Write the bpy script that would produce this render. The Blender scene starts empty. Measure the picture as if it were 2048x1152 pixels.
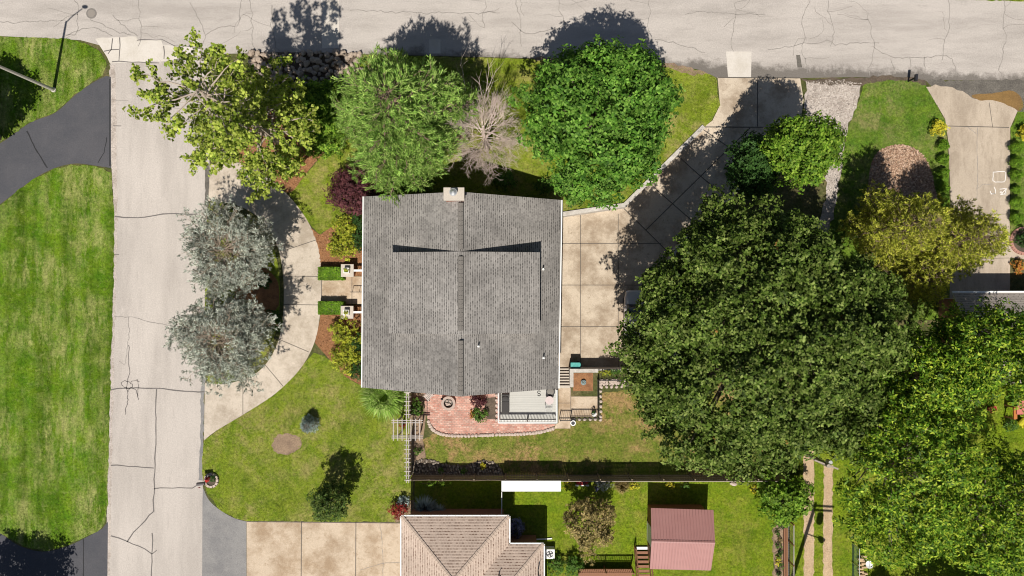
import bpy, bmesh, math, random
import numpy as np
from mathutils import Vector, Matrix
from mathutils.geometry import tessellate_polygon

# ------------------------------------------------------------------ camera, sky, sun
SC = bpy.context.scene
C = SC.collection
S = 0.04            # metres on the ground per photograph pixel
H = 56.0            # height of the drone
cam_d = bpy.data.cameras.new("camera"); cam = bpy.data.objects.new("camera", cam_d); C.objects.link(cam)
cam.location = (0, 0, H); cam.rotation_euler = (0, 0, 0)
cam_d.sensor_fit = 'HORIZONTAL'; cam_d.angle = 2 * math.atan(1024 * S / H)
cam_d.clip_start = 1.0; cam_d.clip_end = 500
SC.camera = cam
SUN = Vector((-0.176 * 0.5, -0.984 * 0.5, 0.866)).normalized()
w = bpy.data.worlds.new("World"); SC.world = w; w.use_nodes = True
wn = w.node_tree.nodes; wl = w.node_tree.links
sky = wn.new('ShaderNodeTexSky'); sky.sky_type = 'NISHITA'; sky.sun_disc = False
sky.sun_elevation = math.radians(60); sky.sun_rotation = math.atan2(-0.176, -0.984)
wl.new(sky.outputs[0], wn['Background'].inputs[0]); wn['Background'].inputs[1].default_value = 0.05
sd = bpy.data.lights.new("sun", 'SUN'); sd.energy = 5.0; sd.angle = math.radians(0.5); sd.color = (1.0, 0.955, 0.88)
sun = bpy.data.objects.new("sun", sd); C.objects.link(sun)
sun.rotation_euler = SUN.to_track_quat('Z', 'Y').to_euler(); sun.location = (-10, -50, 90)
SC.view_settings.view_transform = 'Standard'; SC.view_settings.look = 'None'
SC.view_settings.exposure = 0.08; SC.view_settings.gamma = 1.0
SC.cycles.filter_width = 1.05

# ------------------------------------------------------------------ helpers
def G(px, py, z=0.0):
    k = S * (H - z) / H
    return Vector(((px - 1024) * k, (576 - py) * k, z))
def V(*a): return Vector(a)
ORG = {}
def tag(o, label=None, cat=None, group=None, kind=None):
    if label: o['label'] = label
    if cat: o['category'] = cat
    if group: o['group'] = group
    if kind: o['kind'] = kind
    return o
def thing(name, loc, label, cat, group=None):
    o = bpy.data.objects.new(name, None); C.objects.link(o); o.location = loc
    o.empty_display_size = 0.2; ORG[o] = Vector(loc)
    return tag(o, label, cat, group)
def link(name, me, parent=None, loc=None):
    o = bpy.data.objects.new(name, me); C.objects.link(o)
    if parent is not None: o.parent = parent
    if loc is not None: o.location = loc
    return o
def dup(root, loc, rotz=0.0, label=None, scale=None):
    r = root.copy(); C.objects.link(r); r.location = loc; r.rotation_euler = (0, 0, rotz)
    if label: r['label'] = label
    if scale: r.scale = (scale, scale, scale)
    for ch in list(root.children):
        c = ch.copy(); C.objects.link(c); c.parent = r
        for g in list(ch.children):
            d = g.copy(); C.objects.link(d); d.parent = c
    return r
def np_mesh(name, verts, quads, mats, mi=None, smooth=False, uv=None):
    verts = np.asarray(verts, dtype=np.float32).reshape(-1, 3); quads = np.asarray(quads, dtype=np.int32)
    n, k = quads.shape
    me = bpy.data.meshes.new(name)
    me.vertices.add(len(verts)); me.vertices.foreach_set('co', verts.ravel())
    me.loops.add(n * k); me.loops.foreach_set('vertex_index', quads.ravel())
    me.polygons.add(n); me.polygons.foreach_set('loop_start', np.arange(0, n * k, k, dtype=np.int32))
    for m in mats: me.materials.append(m)
    if mi is not None: me.polygons.foreach_set('material_index', np.asarray(mi, dtype=np.int32))
    if smooth: me.polygons.foreach_set('use_smooth', np.ones(n, dtype=bool))
    me.update(calc_edges=True); me.validate()
    return me
class MB:
    def __init__(s): s.v = []; s.f = []; s.m = []; s.uv = {}
    def add(s, vs, fs, mi=0, uvs=None):
        b = len(s.v); s.v += [tuple(p) for p in vs]
        for i, f in enumerate(fs):
            if uvs: s.uv[len(s.f)] = uvs[i]
            s.f.append(tuple(b + j for j in f)); s.m.append(mi)
        return s
    def box(s, c, d, rz=0.0, mi=0, tilt=None):
        hx, hy, hz = d[0] / 2, d[1] / 2, d[2] / 2
        M = Matrix.Rotation(rz, 3, 'Z')
        if tilt is not None: M = M @ tilt
        vs = [Vector(c) + M @ Vector((x * hx, y * hy, z * hz)) for z in (-1, 1) for y in (-1, 1) for x in (-1, 1)]
        return s.add(vs, [(0, 2, 3, 1), (4, 5, 7, 6), (0, 1, 5, 4), (2, 6, 7, 3), (0, 4, 6, 2), (1, 3, 7, 5)], mi)
    def bar(s, p0, p1, w_, h_, mi=0):
        p0 = Vector(p0); p1 = Vector(p1); d = (p1 - p0)
        x = d.normalized(); up = Vector((0, 0, 1))
        if abs(x.z) > 0.95: up = Vector((0, 1, 0))
        y = up.cross(x).normalized(); z = x.cross(y)
        vs = []
        for p in (p0, p1):
            for a, b in ((-1, -1), (1, -1), (1, 1), (-1, 1)): vs.append(p + y * a * w_ / 2 + z * b * h_ / 2)
        return s.add(vs, [(3, 2, 1, 0), (4, 5, 6, 7), (0, 1, 5, 4), (1, 2, 6, 5), (2, 3, 7, 6), (3, 0, 4, 7)], mi)
    def tube(s, pts, rads, n=6, mi=0, cap=True):
        pts = [Vector(p) for p in pts]; b = len(s.v); k = len(pts)
        for i, p in enumerate(pts):
            d = (pts[min(i + 1, k - 1)] - pts[max(i - 1, 0)]).normalized()
            u = Vector((0, 0, 1)) if abs(d.z) < 0.9 else Vector((1, 0, 0))
            a = d.cross(u).normalized(); c = d.cross(a)
            r = rads[i] if hasattr(rads, '__len__') else rads
            for j in range(n):
                t = 2 * math.pi * j / n
                s.v.append(tuple(p + a * (r * math.cos(t)) + c * (r * math.sin(t))))
        for i in range(k - 1):
            for j in range(n):
                j2 = (j + 1) % n
                s.f.append((b + i * n + j, b + i * n + j2, b + (i + 1) * n + j2, b + (i + 1) * n + j)); s.m.append(mi)
        if cap:
            s.f.append(tuple(b + j for j in range(n))); s.m.append(mi)
            s.f.append(tuple(b + (k - 1) * n + j for j in reversed(range(n)))); s.m.append(mi)
        return s
    def cyl(s, p, r, h, n=16, mi=0, r2=None):
        p = Vector(p); return s.tube([p, p + V(0, 0, h)], [r, r if r2 is None else r2], n, mi)
    def ring(s, c, r0, r1, h, n=24, mi=0):
        c = Vector(c); vs = []
        for z in (0, h):
            for r in (r0, r1):
                for j in range(n):
                    t = 2 * math.pi * j / n; vs.append(c + V(r * math.cos(t), r * math.sin(t), z))
        fs = []
        for j in range(n):
            k = (j + 1) % n
            fs += [(2 * n + j, 3 * n + j, 3 * n + k, 2 * n + k), (n + j, n + k, 3 * n + k, 3 * n + j), (j, 2 * n + j, 2 * n + k, k)]
        return s.add(vs, fs, mi)
    def blob(s, c, r, seed=0, n=10, m=7, amp=0.18, mi=0):
        rg = random.Random(seed); ph = [rg.uniform(0, 6.3) for _ in range(6)]
        c = Vector(c); vs = []; r = r if hasattr(r, '__len__') else (r, r, r)
        for i in range(m + 1):
            th = math.pi * i / m
            for j in range(n):
                t = 2 * math.pi * j / n
                k = 1 + amp * (math.sin(2 * t + ph[0] + 2 * th) + .6 * math.sin(3 * t + ph[1] - th * 3) + .5 * math.cos(4 * th + ph[2])) * (math.sin(th) + .25)
                vs.append(c + V(r[0] * k * math.sin(th) * math.cos(t), r[1] * k * math.sin(th) * math.sin(t), r[2] * k * math.cos(th)))
        fs = [(i * n + j, (i + 1) * n + j, (i + 1) * n + (j + 1) % n, i * n + (j + 1) % n) for i in range(m) for j in range(n)]
        return s.add(vs, fs, mi)
    def prism(s, poly, z0, z1, mi=0):
        n = len(poly); vs = [(p[0], p[1], z0) for p in poly] + [(p[0], p[1], z1) for p in poly]
        tri = tessellate_polygon([[Vector((p[0], p[1], 0)) for p in poly]])
        fs = []
        for t in tri:
            a, b, c = (Vector(poly[i][:2]) for i in t)
            if (b - a).cross(c - a) < 0: t = (t[0], t[2], t[1])
            fs.append(tuple(i + n for i in t))
        area = sum(poly[i][0] * poly[(i + 1) % n][1] - poly[(i + 1) % n][0] * poly[i][1] for i in range(n))
        for i in range(n):
            j = (i + 1) % n
            fs.append((i, j, j + n, i + n) if area > 0 else (j, i, i + n, j + n))
        return s.add(vs, fs, mi)
    def build(s, name, mats, parent=None, smooth=False, bevel=0):
        me = bpy.data.meshes.new(name)
        if parent is not None: o0 = ORG[parent]
        else:
            a = np.array(s.v); o0 = Vector(((a[:, 0].min() + a[:, 0].max()) / 2, (a[:, 1].min() + a[:, 1].max()) / 2, a[:, 2].min()))
        me.from_pydata([(x - o0.x, y - o0.y, z - o0.z) for x, y, z in s.v], [], s.f)
        for m_ in (mats if isinstance(mats, (list, tuple)) else [mats]): me.materials.append(m_)
        me.polygons.foreach_set('material_index', s.m)
        if smooth: me.polygons.foreach_set('use_smooth', [True] * len(s.f))
        if s.uv:
            ul = me.uv_layers.new(name='UVMap')
            for fi, uvs in s.uv.items():
                ls = me.polygons[fi].loop_start
                for i, q in enumerate(uvs): ul.data[ls + i].uv = q
        me.update()
        o = link(name, me, parent, None if parent is not None else o0)
        ORG[o] = o0
        if bevel:
            b = o.modifiers.new('bevel', 'BEVEL'); b.width = bevel; b.segments = 2; b.limit_method = 'ANGLE'
        return o
def slope(mb, pts, mi=0, flip=False):
    """one roof face: uv v runs up the slope, u along the eave (first two points lie on the eave)"""
    pts = [Vector(p) for p in pts]
    u = (pts[1] - pts[0]).normalized(); nrm = (pts[1] - pts[0]).cross(pts[2] - pts[0]).normalized()
    if nrm.z < 0: nrm = -nrm
    v = nrm.cross(u)
    uv = [((p - pts[0]).dot(u), (p - pts[0]).dot(v)) for p in pts]
    f = tuple(range(len(pts)))
    if (pts[1] - pts[0]).cross(pts[2] - pts[0]).z < 0: f = tuple(reversed(f)); uv = list(reversed(uv))
    mb.add(pts, [f], mi, [uv])
def catmull(pts, closed=False, n=8):
    out = []; k = len(pts)
    rng_ = range(k) if closed else range(k - 1)
    for i in rng_:
        p = [pts[(i + j) % k] if closed else pts[max(0, min(k - 1, i + j))] for j in (-1, 0, 1, 2)]
        for t in np.linspace(0, 1, n, endpoint=False):
            out.append(tuple(0.5 * ((2 * p[1][d]) + (-p[0][d] + p[2][d]) * t + (2 * p[0][d] - 5 * p[1][d] + 4 * p[2][d] - p[3][d]) * t * t + (-p[0][d] + 3 * p[1][d] - 3 * p[2][d] + p[3][d]) * t ** 3) for d in (0, 1)))
    if not closed: out.append(tuple(pts[-1]))
    return out
def ragged(poly, amp, step, seed=0, closed=True):
    rg = random.Random(seed); out = []; n = len(poly)
    for i in range(n if closed else n - 1):
        a = poly[i]; b = poly[(i + 1) % n]; L = math.hypot(b[0] - a[0], b[1] - a[1]); k = max(1, int(L / step))
        nx, ny = (-(b[1] - a[1]) / (L + 1e-9), (b[0] - a[0]) / (L + 1e-9))
        for j in range(k):
            t = j / k; d = rg.gauss(0, amp)
            out.append((a[0] + (b[0] - a[0]) * t + nx * d, a[1] + (b[1] - a[1]) * t + ny * d))
    if not closed: out.append(tuple(poly[-1]))
    return out
def in_poly(x, y, poly):
    p = np.array(poly); r = np.zeros(len(x), bool); j = len(p) - 1
    for i in range(len(p)):
        c = ((p[i, 1] > y) != (p[j, 1] > y))
        xx = (p[j, 0] - p[i, 0]) * (y - p[i, 1]) / (p[j, 1] - p[i, 1] + 1e-12) + p[i, 0]
        r ^= c & (x < xx); j = i
    return r

# ------------------------------------------------------------------ materials
def new_mat(name):
    m = bpy.data.materials.new(name); m.use_nodes = True; nt = m.node_tree
    return m, nt, nt.nodes['Principled BSDF']
class N:
    """tiny node writer"""
    def __init__(s, nt): s.nt = nt
    def n(s, t, **kw):
        x = s.nt.nodes.new('ShaderNode' + t)
        for k, v in kw.items(): setattr(x, k, v)
        return x
    def put(s, sock, v):
        if isinstance(v, bpy.types.NodeSocket): s.nt.links.new(v, sock)
        elif isinstance(v, (tuple, list)) and len(v) == 3 and sock.type == 'RGBA': sock.default_value = (*v, 1)
        else: sock.default_value = v
    def pos(s): return s.n('NewGeometry').outputs['Position']
    def objc(s): return s.n('TexCoord').outputs['Object']
    def noise(s, vec, scale, detail=4, rough=.6, out='Fac'):
        x = s.n('TexNoise'); s.put(x.inputs['Vector'], vec); x.inputs['Scale'].default_value = scale
        x.inputs['Detail'].default_value = detail; x.inputs['Roughness'].default_value = rough
        return x.outputs[out]
    def ramp(s, f, a, b, v0=0.0, v1=1.0):
        x = s.n('MapRange'); s.put(x.inputs[0], f)
        for i, q in enumerate((a, b, v0, v1)): x.inputs[i + 1].default_value = q
        return x.outputs[0]
    def mix(s, f, a, b, mode='MIX'):
        x = s.n('Mix', data_type='RGBA', blend_type=mode); s.put(x.inputs[0], f); s.put(x.inputs[6], a); s.put(x.inputs[7], b)
        return x.outputs[2]
    def math(s, op, a, b=0.0):
        x = s.n('Math', operation=op); s.put(x.inputs[0], a); s.put(x.inputs[1], b); return x.outputs[0]
    def vmul(s, col, f):
        x = s.n('VectorMath', operation='SCALE'); s.put(x.inputs[0], col); s.put(x.inputs['Scale'], f); return x.outputs[0]
    def mapping(s, vec, scale=(1, 1, 1), rot=(0, 0, 0), loc=(0, 0, 0)):
        x = s.n('Mapping'); s.put(x.inputs[0], vec); x.inputs['Scale'].default_value = scale; x.inputs['Rotation'].default_value = rot; x.inputs['Location'].default_value = loc
        return x.outputs[0]
    def bump(s, h, strength, dist, bsdf):
        x = s.n('Bump'); s.put(x.inputs['Height'], h); x.inputs['Strength'].default_value = strength; x.inputs['Distance'].default_value = dist
        s.nt.links.new(x.outputs[0], bsdf.inputs['Normal'])
def surf(name, col, rough=.8, var=.25, scale=3.0, metal=0.0, world=False, col2=None, bump=0.0, spec=.3):
    m, nt, b = new_mat(name); n = N(nt); p = n.pos() if world else n.objc()
    f = n.noise(p, scale, 5)
    c = n.vmul(n.mix(n.ramp(f, .35, .65), col, col2 or col), n.ramp(n.noise(p, scale * 6.3, 3), .25, .75, 1 - var, 1 + var))
    n.put(b.inputs['Base Color'], c); b.inputs['Roughness'].default_value = rough; b.inputs['Metallic'].default_value = metal
    b.inputs['Specular IOR Level'].default_value = spec
    if bump: n.bump(n.noise(p, scale * 8, 4), bump, .03, b)
    return m
def grass_mat(name, c1, c2, cd, dry, seed=0.0, stripe=0.0, stripe_w=1.2, blade=False):
    m, nt, b = new_mat(name); n = N(nt)
    p = n.mapping(n.pos(), loc=(seed * 7.3, seed * 3.1, 0))
    mid = n.noise(p, .8, 7, .72); fine = n.noise(p, 5, 6, .8); warp = n.noise(p, .22, 4)
    c = n.mix(n.ramp(mid, .38, .62), c1, c2)
    dk = n.ramp(n.noise(p, .33, 6, .7), .52, .64)
    c = n.mix(n.math('MULTIPLY', dk, .45), c, tuple(q * .55 for q in c1))
    if stripe:
        st = n.noise(n.mapping(n.pos(), scale=(1 / stripe_w, .05, 1)), 1.0, 2)
        c = n.vmul(c, n.ramp(st, .35, .65, 1 - stripe, 1 + stripe))
    q = n.mapping(p, scale=(1.6, .45, 1)) if stripe else p
    f = n.math('MULTIPLY', n.ramp(warp, .40, .58), n.ramp(n.noise(q, .7, 9, .78), .44, .60))
    g = n.ramp(n.noise(p, 1.9, 6, .75), .54, .70)
    f = n.math('MINIMUM', n.math('ADD', n.math('MULTIPLY', f, dry), n.math('MULTIPLY', g, dry * .55)), 1.0)
    c = n.mix(f, c, cd)
    c = n.vmul(c, n.ramp(fine, .28, .72, .42, 1.62))
    if blade:
        rnd = n.n('NewGeometry').outputs['Random Per Island']
        c = n.vmul(c, n.ramp(rnd, 0, 1, .55, 1.6))
    n.put(b.inputs['Base Color'], c); b.inputs['Roughness'].default_value = .8; b.inputs['Specular IOR Level'].default_value = .1
    if not blade: n.bump(n.noise(p, 14, 4, .7), 1.0, .05, b)
    return m
def conc_mat(name, col, stain, amt=.5, scale=.35, grain=.12, seed=0, stretch=(1, 1, 1), rough=.85, edge=None):
    m, nt, b = new_mat(name); n = N(nt); p = n.mapping(n.pos(), loc=(seed * 5.1, seed * 2.7, 0))
    q = n.mapping(n.pos(), scale=stretch, loc=(seed, seed * 2, 0))
    f = n.math('MULTIPLY', n.ramp(n.noise(q, scale, 9, .68), .44, .62), amt)
    c = n.mix(f, col, stain)
    f2 = n.math('MULTIPLY', n.ramp(n.noise(q, scale * 6, 8, .78), .54, .68), amt)
    c = n.mix(f2, c, stain)
    f3 = n.math('MULTIPLY', n.ramp(n.noise(p, scale * 2.2, 8, .75), .56, .70), amt * .6)
    c = n.mix(f3, c, tuple(min(1, k * 1.16) for k in col))
    if edge:      # silt washed along the kerbless lower edge of the road
        sx = n.n('SeparateXYZ'); n.put(sx.inputs[0], n.pos())
        d = n.math('ADD', sx.outputs[1], n.math('MULTIPLY', sx.outputs[0], .042))
        d = n.math('SUBTRACT', d, n.math('MULTIPLY', n.noise(p, .55, 9, .75), 3.2))
        g = n.math('MULTIPLY', n.ramp(d, 16.75, 17.35, 1, 0), n.ramp(sx.outputs[0], -13, -10))
        c = n.mix(n.math('MULTIPLY', g, .85), c, edge)
    c = n.vmul(c, n.ramp(n.noise(p, 10, 6, .85), .28, .72, 1 - grain * 1.5, 1 + grain * 1.5))
    c = n.vmul(c, n.ramp(n.noise(p, .12, 2), .3, .7, .93, 1.06))
    n.put(b.inputs['Base Color'], c); b.inputs['Roughness'].default_value = rough; b.inputs['Specular IOR Level'].default_value = .2
    n.bump(n.noise(p, 25, 4), .25, .02, b)
    return m
def leaf_mat(name, cols, trans=.28, rough=.58, clump=.9, spec=.14, tips=None):
    m, nt, b = new_mat(name); n = N(nt)
    rnd = n.n('NewGeometry').outputs['Random Per Island']
    r = n.n('ValToRGB'); n.put(r.inputs[0], rnd)
    els = r.color_ramp.elements
    while len(els) < len(cols): els.new(.5)
    for i, c in enumerate(cols):
        els[i].position = i / max(1, len(cols) - 1); els[i].color = (*c, 1)
    c = n.vmul(r.outputs[0], n.ramp(n.noise(n.objc(), clump, 3), .32, .68, .5, 1.5))
    if tips: c = n.mix(n.ramp(n.noise(n.objc(), .62, 2), .735, .76), c, tips)
    n.put(b.inputs['Base Color'], c); b.inputs['Roughness'].default_value = rough; b.inputs['Specular IOR Level'].default_value = spec
    t = n.n('BsdfTranslucent'); n.put(t.inputs[0], n.mix(1.0, c, (1.0, 1.0, .55), 'MULTIPLY'))
    mx = n.n('MixShader'); mx.inputs[0].default_value = trans
    nt.links.new(b.outputs[0], mx.inputs[1]); nt.links.new(t.outputs[0], mx.inputs[2])
    nt.links.new(mx.outputs[0], nt.nodes['Material Output'].inputs[0])
    return m
def bits_mat(name, cols, rough=.85):
    m, nt, b = new_mat(name); n = N(nt)
    r = n.n('ValToRGB'); n.put(r.inputs[0], n.n('NewGeometry').outputs['Random Per Island'])
    els = r.color_ramp.elements
    while len(els) < len(cols): els.new(.5)
    for i, c in enumerate(cols):
        els[i].position = i / max(1, len(cols) - 1); els[i].color = (*c, 1)
    n.put(b.inputs['Base Color'], r.outputs[0]); b.inputs['Roughness'].default_value = rough; b.inputs['Specular IOR Level'].default_value = .2
    return m
def shingle_mat(name, ca, cb, cm, bw, rh, mortar=.03, mott=.2, seed=0, thick=.5, bias=-.05):
    """light tabs with short darker tabs scattered along each course; uv v runs up the slope"""
    m, nt, b = new_mat(name); n = N(nt)
    uv = n.n('TexCoord').outputs['UV']
    def bricks(c1, c2, w_, off, bias):
        br = n.n('TexBrick'); n.put(br.inputs['Vector'], n.mapping(uv, loc=(off, 0, 0)))
        n.put(br.inputs['Color1'], c1); n.put(br.inputs['Color2'], c2); n.put(br.inputs['Mortar'], cm)
        br.inputs['Scale'].default_value = 1; br.inputs['Mortar Size'].default_value = mortar; br.inputs['Mortar Smooth'].default_value = .2
        br.inputs['Brick Width'].default_value = w_; br.inputs['Row Height'].default_value = rh; br.inputs['Bias'].default_value = bias
        br.offset = .37; br.offset_frequency = 2
        return br
    b1 = bricks(ca, cb, bw, 0, bias)
    sy = n.n('SeparateXYZ'); n.put(sy.inputs[0], uv)
    fr = n.math('FRACT', n.math('MULTIPLY', sy.outputs[1], 1 / rh))
    c = n.mix(n.ramp(fr, thick - .04, thick + .04), b1.outputs[0], ca)
    p = n.pos()
    c = n.vmul(c, n.ramp(n.noise(p, .4, 6, .65), .35, .65, 1 - mott, 1 + mott))
    c = n.vmul(c, n.ramp(n.noise(p, 9, 6, .85), .25, .75, .72, 1.28))
    n.put(b.inputs['Base Color'], c); b.inputs['Roughness'].default_value = .9; b.inputs['Specular IOR Level'].default_value = .12
    n.bump(n.math('SUBTRACT', 1.0, b1.outputs['Fac']), .4, .02, b)
    return m
def brick_mat(name, ca, cb, cm, bw=.22, rh=.1, mortar=.012, uv=None):
    m, nt, b = new_mat(name); n = N(nt)
    br = n.n('TexBrick'); n.put(br.inputs['Vector'], n.pos() if uv is None else uv)
    n.put(br.inputs['Color1'], ca); n.put(br.inputs['Color2'], cb); n.put(br.inputs['Mortar'], cm)
    br.inputs['Scale'].default_value = 1; br.inputs['Mortar Size'].default_value = mortar
    br.inputs['Brick Width'].default_value = bw; br.inputs['Row Height'].default_value = rh
    c = n.vmul(br.outputs[0], n.ramp(n.noise(n.pos(), 4, 4, .7), .3, .7, .75, 1.25))
    n.put(b.inputs['Base Color'], c); b.inputs['Roughness'].default_value = .85; b.inputs['Specular IOR Level'].default_value = .2
    return m

M = {}
M['road'] = conc_mat('road_surface', (.455, .41, .37), (.33, .295, .265), .7, .3, .17, 1, (.35, 1.6, 1), edge=(.12, .105, .09))
M['street'] = conc_mat('side_street_surface', (.475, .425, .38), (.36, .32, .285), .6, .3, .17, 2, (1.6, .25, 1))
M['patch'] = conc_mat('concrete_patch', (.58, .53, .47), (.45, .40, .33), .5, .6, .08, 3)
M['crack'] = surf('tar_crack', (.15, .135, .125), .9, .3, 2, world=True)
M['hair'] = surf('hairline_crack', (.27, .245, .22), .9, .3, 2, world=True)
M['dirt'] = conc_mat('edge_dirt', (.15, .135, .115), (.09, .08, .07), .7, .8, .35, 4)
M['wet'] = conc_mat('damp_silt', (.24, .145, .055), (.14, .085, .04), .6, .5, .25, 4, rough=.4)
M['asph'] = conc_mat('asphalt', (.072, .072, .080), (.105, .10, .105), .5, .3, .16, 5)
M['asph2'] = conc_mat('worn_asphalt', (.24, .23, .22), (.17, .165, .165), .7, .6, .2, 6)
M['circ'] = conc_mat('drive_concrete', (.53, .455, .37), (.33, .27, .205), .85, .45, .11, 7)
M['tan'] = conc_mat('tan_concrete', (.53, .425, .315), (.33, .235, .15), .95, .4, .13, 8)
M['court'] = conc_mat('court_concrete', (.54, .45, .345), (.28, .21, .145), .85, .42, .12, 9)
M['right'] = conc_mat('old_concrete', (.46, .38, .295), (.30, .24, .18), .8, .45, .13, 10, (1, .35, 1))
M['seam'] = surf('asphalt_seam', (.03, .03, .032), .9, .2, 3, world=True)
M['joint'] = surf('joint', (.11, .095, .08), .9, .2, 3, world=True)
M['ground'] = grass_mat('ground_cover', (.06, .075, .022), (.09, .09, .03), (.2, .15, .08), .6, 1)
GL = dict(
 l_left=((.066, .148, .006), (.118, .190, .010), (.33, .33, .115), .85, 2, .26, .9),
 l_front=((.120, .180, .012), (.20, .245, .022), (.32, .27, .10), .75, 3, .0, 1),
 l_side=((.125, .18, .012), (.20, .25, .02), (.34, .27, .11), .65, 4, .0, 1),
 l_back=((.115, .16, .018), (.17, .195, .03), (.33, .22, .095), 1.3, 5, .0, 1),
 l_neigh=((.115, .19, .008), (.185, .24, .012), (.30, .26, .06), .55, 6, .0, 1),
 l_right=((.075, .155, .014), (.13, .20, .02), (.29, .24, .11), .6, 7, .0, 1))
for k, a in GL.items():
    M[k] = grass_mat(k.replace('l_', 'grass_'), a[0], a[1], a[2], a[3], a[4], a[5], a[6])
    M[k + 'b'] = grass_mat(k.replace('l_', 'grass_blades_'), a[0], a[1], a[2], a[3], a[4], a[5], a[6], blade=True)
M['mulch'] = conc_mat('mulch_bed', (.30, .145, .065), (.19, .09, .045), .8, 2, .3, 11)
M['soil'] = conc_mat('bare_soil', (.27, .19, .125), (.19, .13, .09), .8, 1.5, .3, 12)
M['gravel'] = conc_mat('gravel', (.47, .41, .36), (.30, .25, .21), .8, 1.2, .35, 13)
M['track'] = conc_mat('track_gravel', (.48, .35, .22), (.40, .28, .16), .7, 1.5, .25, 14, (2, .4, 1))
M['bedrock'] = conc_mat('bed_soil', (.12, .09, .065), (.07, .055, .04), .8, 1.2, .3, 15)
M['roof'] = shingle_mat('grey_shingles', (.288, .268, .247), (.112, .104, .097), (.25, .232, .213), .21, .165, .015, .22, 0, .60, .25)
M['ridge'] = surf('ridge_vent_cap', (.185, .168, .15), .9, .4, 4)
M['roof2'] = shingle_mat('tan_shingles', (.54, .425, .345), (.22, .145, .11), (.50, .39, .31), .22, .205, .02, .12, 0, .45, .1)
M['roof3'] = shingle_mat('taupe_shingles', (.40, .345, .30), (.31, .265, .235), (.18, .155, .14), .42, .2, .03, .1)
M['hipcap'] = surf('hip_cap', (.50, .39, .31), .9, .2, 3)
M['white'] = surf('white_paint', (.80, .79, .76), .5, .05, 3)
M['whiteroof'] = surf('white_panel', (.86, .86, .84), .45, .02, 1)
M['vinyl'] = surf('pale_siding', (.62, .58, .52), .7, .06, 2)
M['brickw'] = surf('brick_wall', (.33, .16, .11), .85, .25, 6)
M['railgrey'] = surf('pale_grey_rail', (.58, .585, .57), .6, .08, 3)
M['glass'] = surf('window_glass', (.03, .035, .04), .08, .1, 1, spec=.6)
M['steel'] = surf('galvanised_steel', (.55, .55, .54), .4, .1, 3, metal=.7)
M['iron'] = surf('black_iron', (.02, .02, .022), .5, .2, 3)
M['black'] = surf('black_plastic', (.025, .025, .03), .45, .2, 3)
M['capst'] = surf('cast_stone', (.50, .44, .37), .85, .15, 3)
M['retwall'] = surf('limewashed_concrete', (.54, .50, .45), .85, .2, 1.5, world=True, col2=(.42, .38, .33))
M['trellis'] = surf('weathered_white_wood', (.50, .45, .41), .8, .2, 3)
M['fencew'] = surf('weathered_fence_wood', (.22, .17, .12), .9, .35, 2.5, world=True, col2=(.30, .24, .17))
M['redwood'] = surf('stained_wood', (.25, .115, .06), .7, .25, 3, world=True)
M['deck'] = None
M['stone'] = surf('pale_stone', (.52, .42, .355), .9, .25, 4, col2=(.42, .34, .29))
M['rock'] = surf('boulder_stone', (.46, .365, .28), .9, .35, 2, col2=(.28, .225, .18), bump=.4)
M['rockd'] = surf('river_stone', (.30, .25, .2), .9, .3, 5, col2=(.2, .17, .14))
M['bark'] = surf('tree_bark', (.20, .155, .115), .9, .3, 5)
M['barkp'] = surf('pale_bark', (.44, .36, .29), .9, .25, 4)
M['barkg'] = surf('grey_branch', (.56, .45, .385), .9, .2, 4)
M['greytwig'] = surf('grey_brown_twig', (.34, .265, .20), .9, .25, 4)
M['twig'] = surf('brown_twig', (.27, .19, .135), .9, .2, 4)
M['teal'] = surf('teal_plastic', (.05, .30, .27), .45, .15, 4, col2=(.10, .38, .34))
M['red'] = surf('red_plastic', (.50, .035, .03), .4, .1, 3)
M['pole'] = surf('pole_wood', (.33, .28, .23), .85, .2, 4)
M['lamp'] = surf('lamp_pole_metal', (.52, .48, .42), .5, .1, 3)
def deck_mat():
    m, nt, b = new_mat('deck_boards'); n = N(nt)
    p = n.pos(); sx = n.n('SeparateXYZ'); n.put(sx.inputs[0], p)
    fr = n.math('FRACT', n.math('MULTIPLY', sx.outputs[1], 1 / .14))
    gap = n.ramp(fr, 0, .12, .35, 1)
    c = n.vmul(n.mix(n.noise(n.mapping(p, scale=(.6, 7, 1)), 1, 5), (.40, .395, .36), (.54, .53, .49)), gap)
    n.put(b.inputs['Base Color'], c); b.inputs['Roughness'].default_value = .8
    return m
M['deck'] = deck_mat()
def patio_mat():
    m, nt, b = new_mat('brick_paving'); n = N(nt)
    p = n.pos()
    br = n.n('TexBrick'); n.put(br.inputs['Vector'], p)
    n.put(br.inputs['Color1'], (.42, .175, .125)); n.put(br.inputs['Color2'], (.60, .40, .32)); n.put(br.inputs['Mortar'], (.30, .2, .16))
    br.inputs['Scale'].default_value = 1; br.inputs['Mortar Size'].default_value = .018; br.inputs['Brick Width'].default_value = .27; br.inputs['Row Height'].default_value = .14
    c = n.mix(n.ramp(n.noise(p, 5, 3), .5, .62), br.outputs[0], (.48, .25, .19))
    c = n.vmul(c, n.ramp(n.noise(p, 1.3, 4), .3, .7, .8, 1.2))
    n.put(b.inputs['Base Color'], c); b.inputs['Roughness'].default_value = .85
    return m
M['patio'] = patio_mat()
def metal_mat():
    m, nt, b = new_mat('painted_metal_roofing'); n = N(nt)
    sx = n.n('SeparateXYZ'); n.put(sx.inputs[0], n.objc())
    f = n.math('FRACT', n.math('MULTIPLY', sx.outputs[0], 1 / .235))
    c = n.vmul(n.mix(n.noise(n.objc(), .8, 3), (.33, .155, .14), (.40, .205, .185)), n.ramp(f, 0, .16, .62, 1))
    n.put(b.inputs['Base Color'], c); b.inputs['Roughness'].default_value = .5
    return m
M['metal'] = metal_mat()
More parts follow.
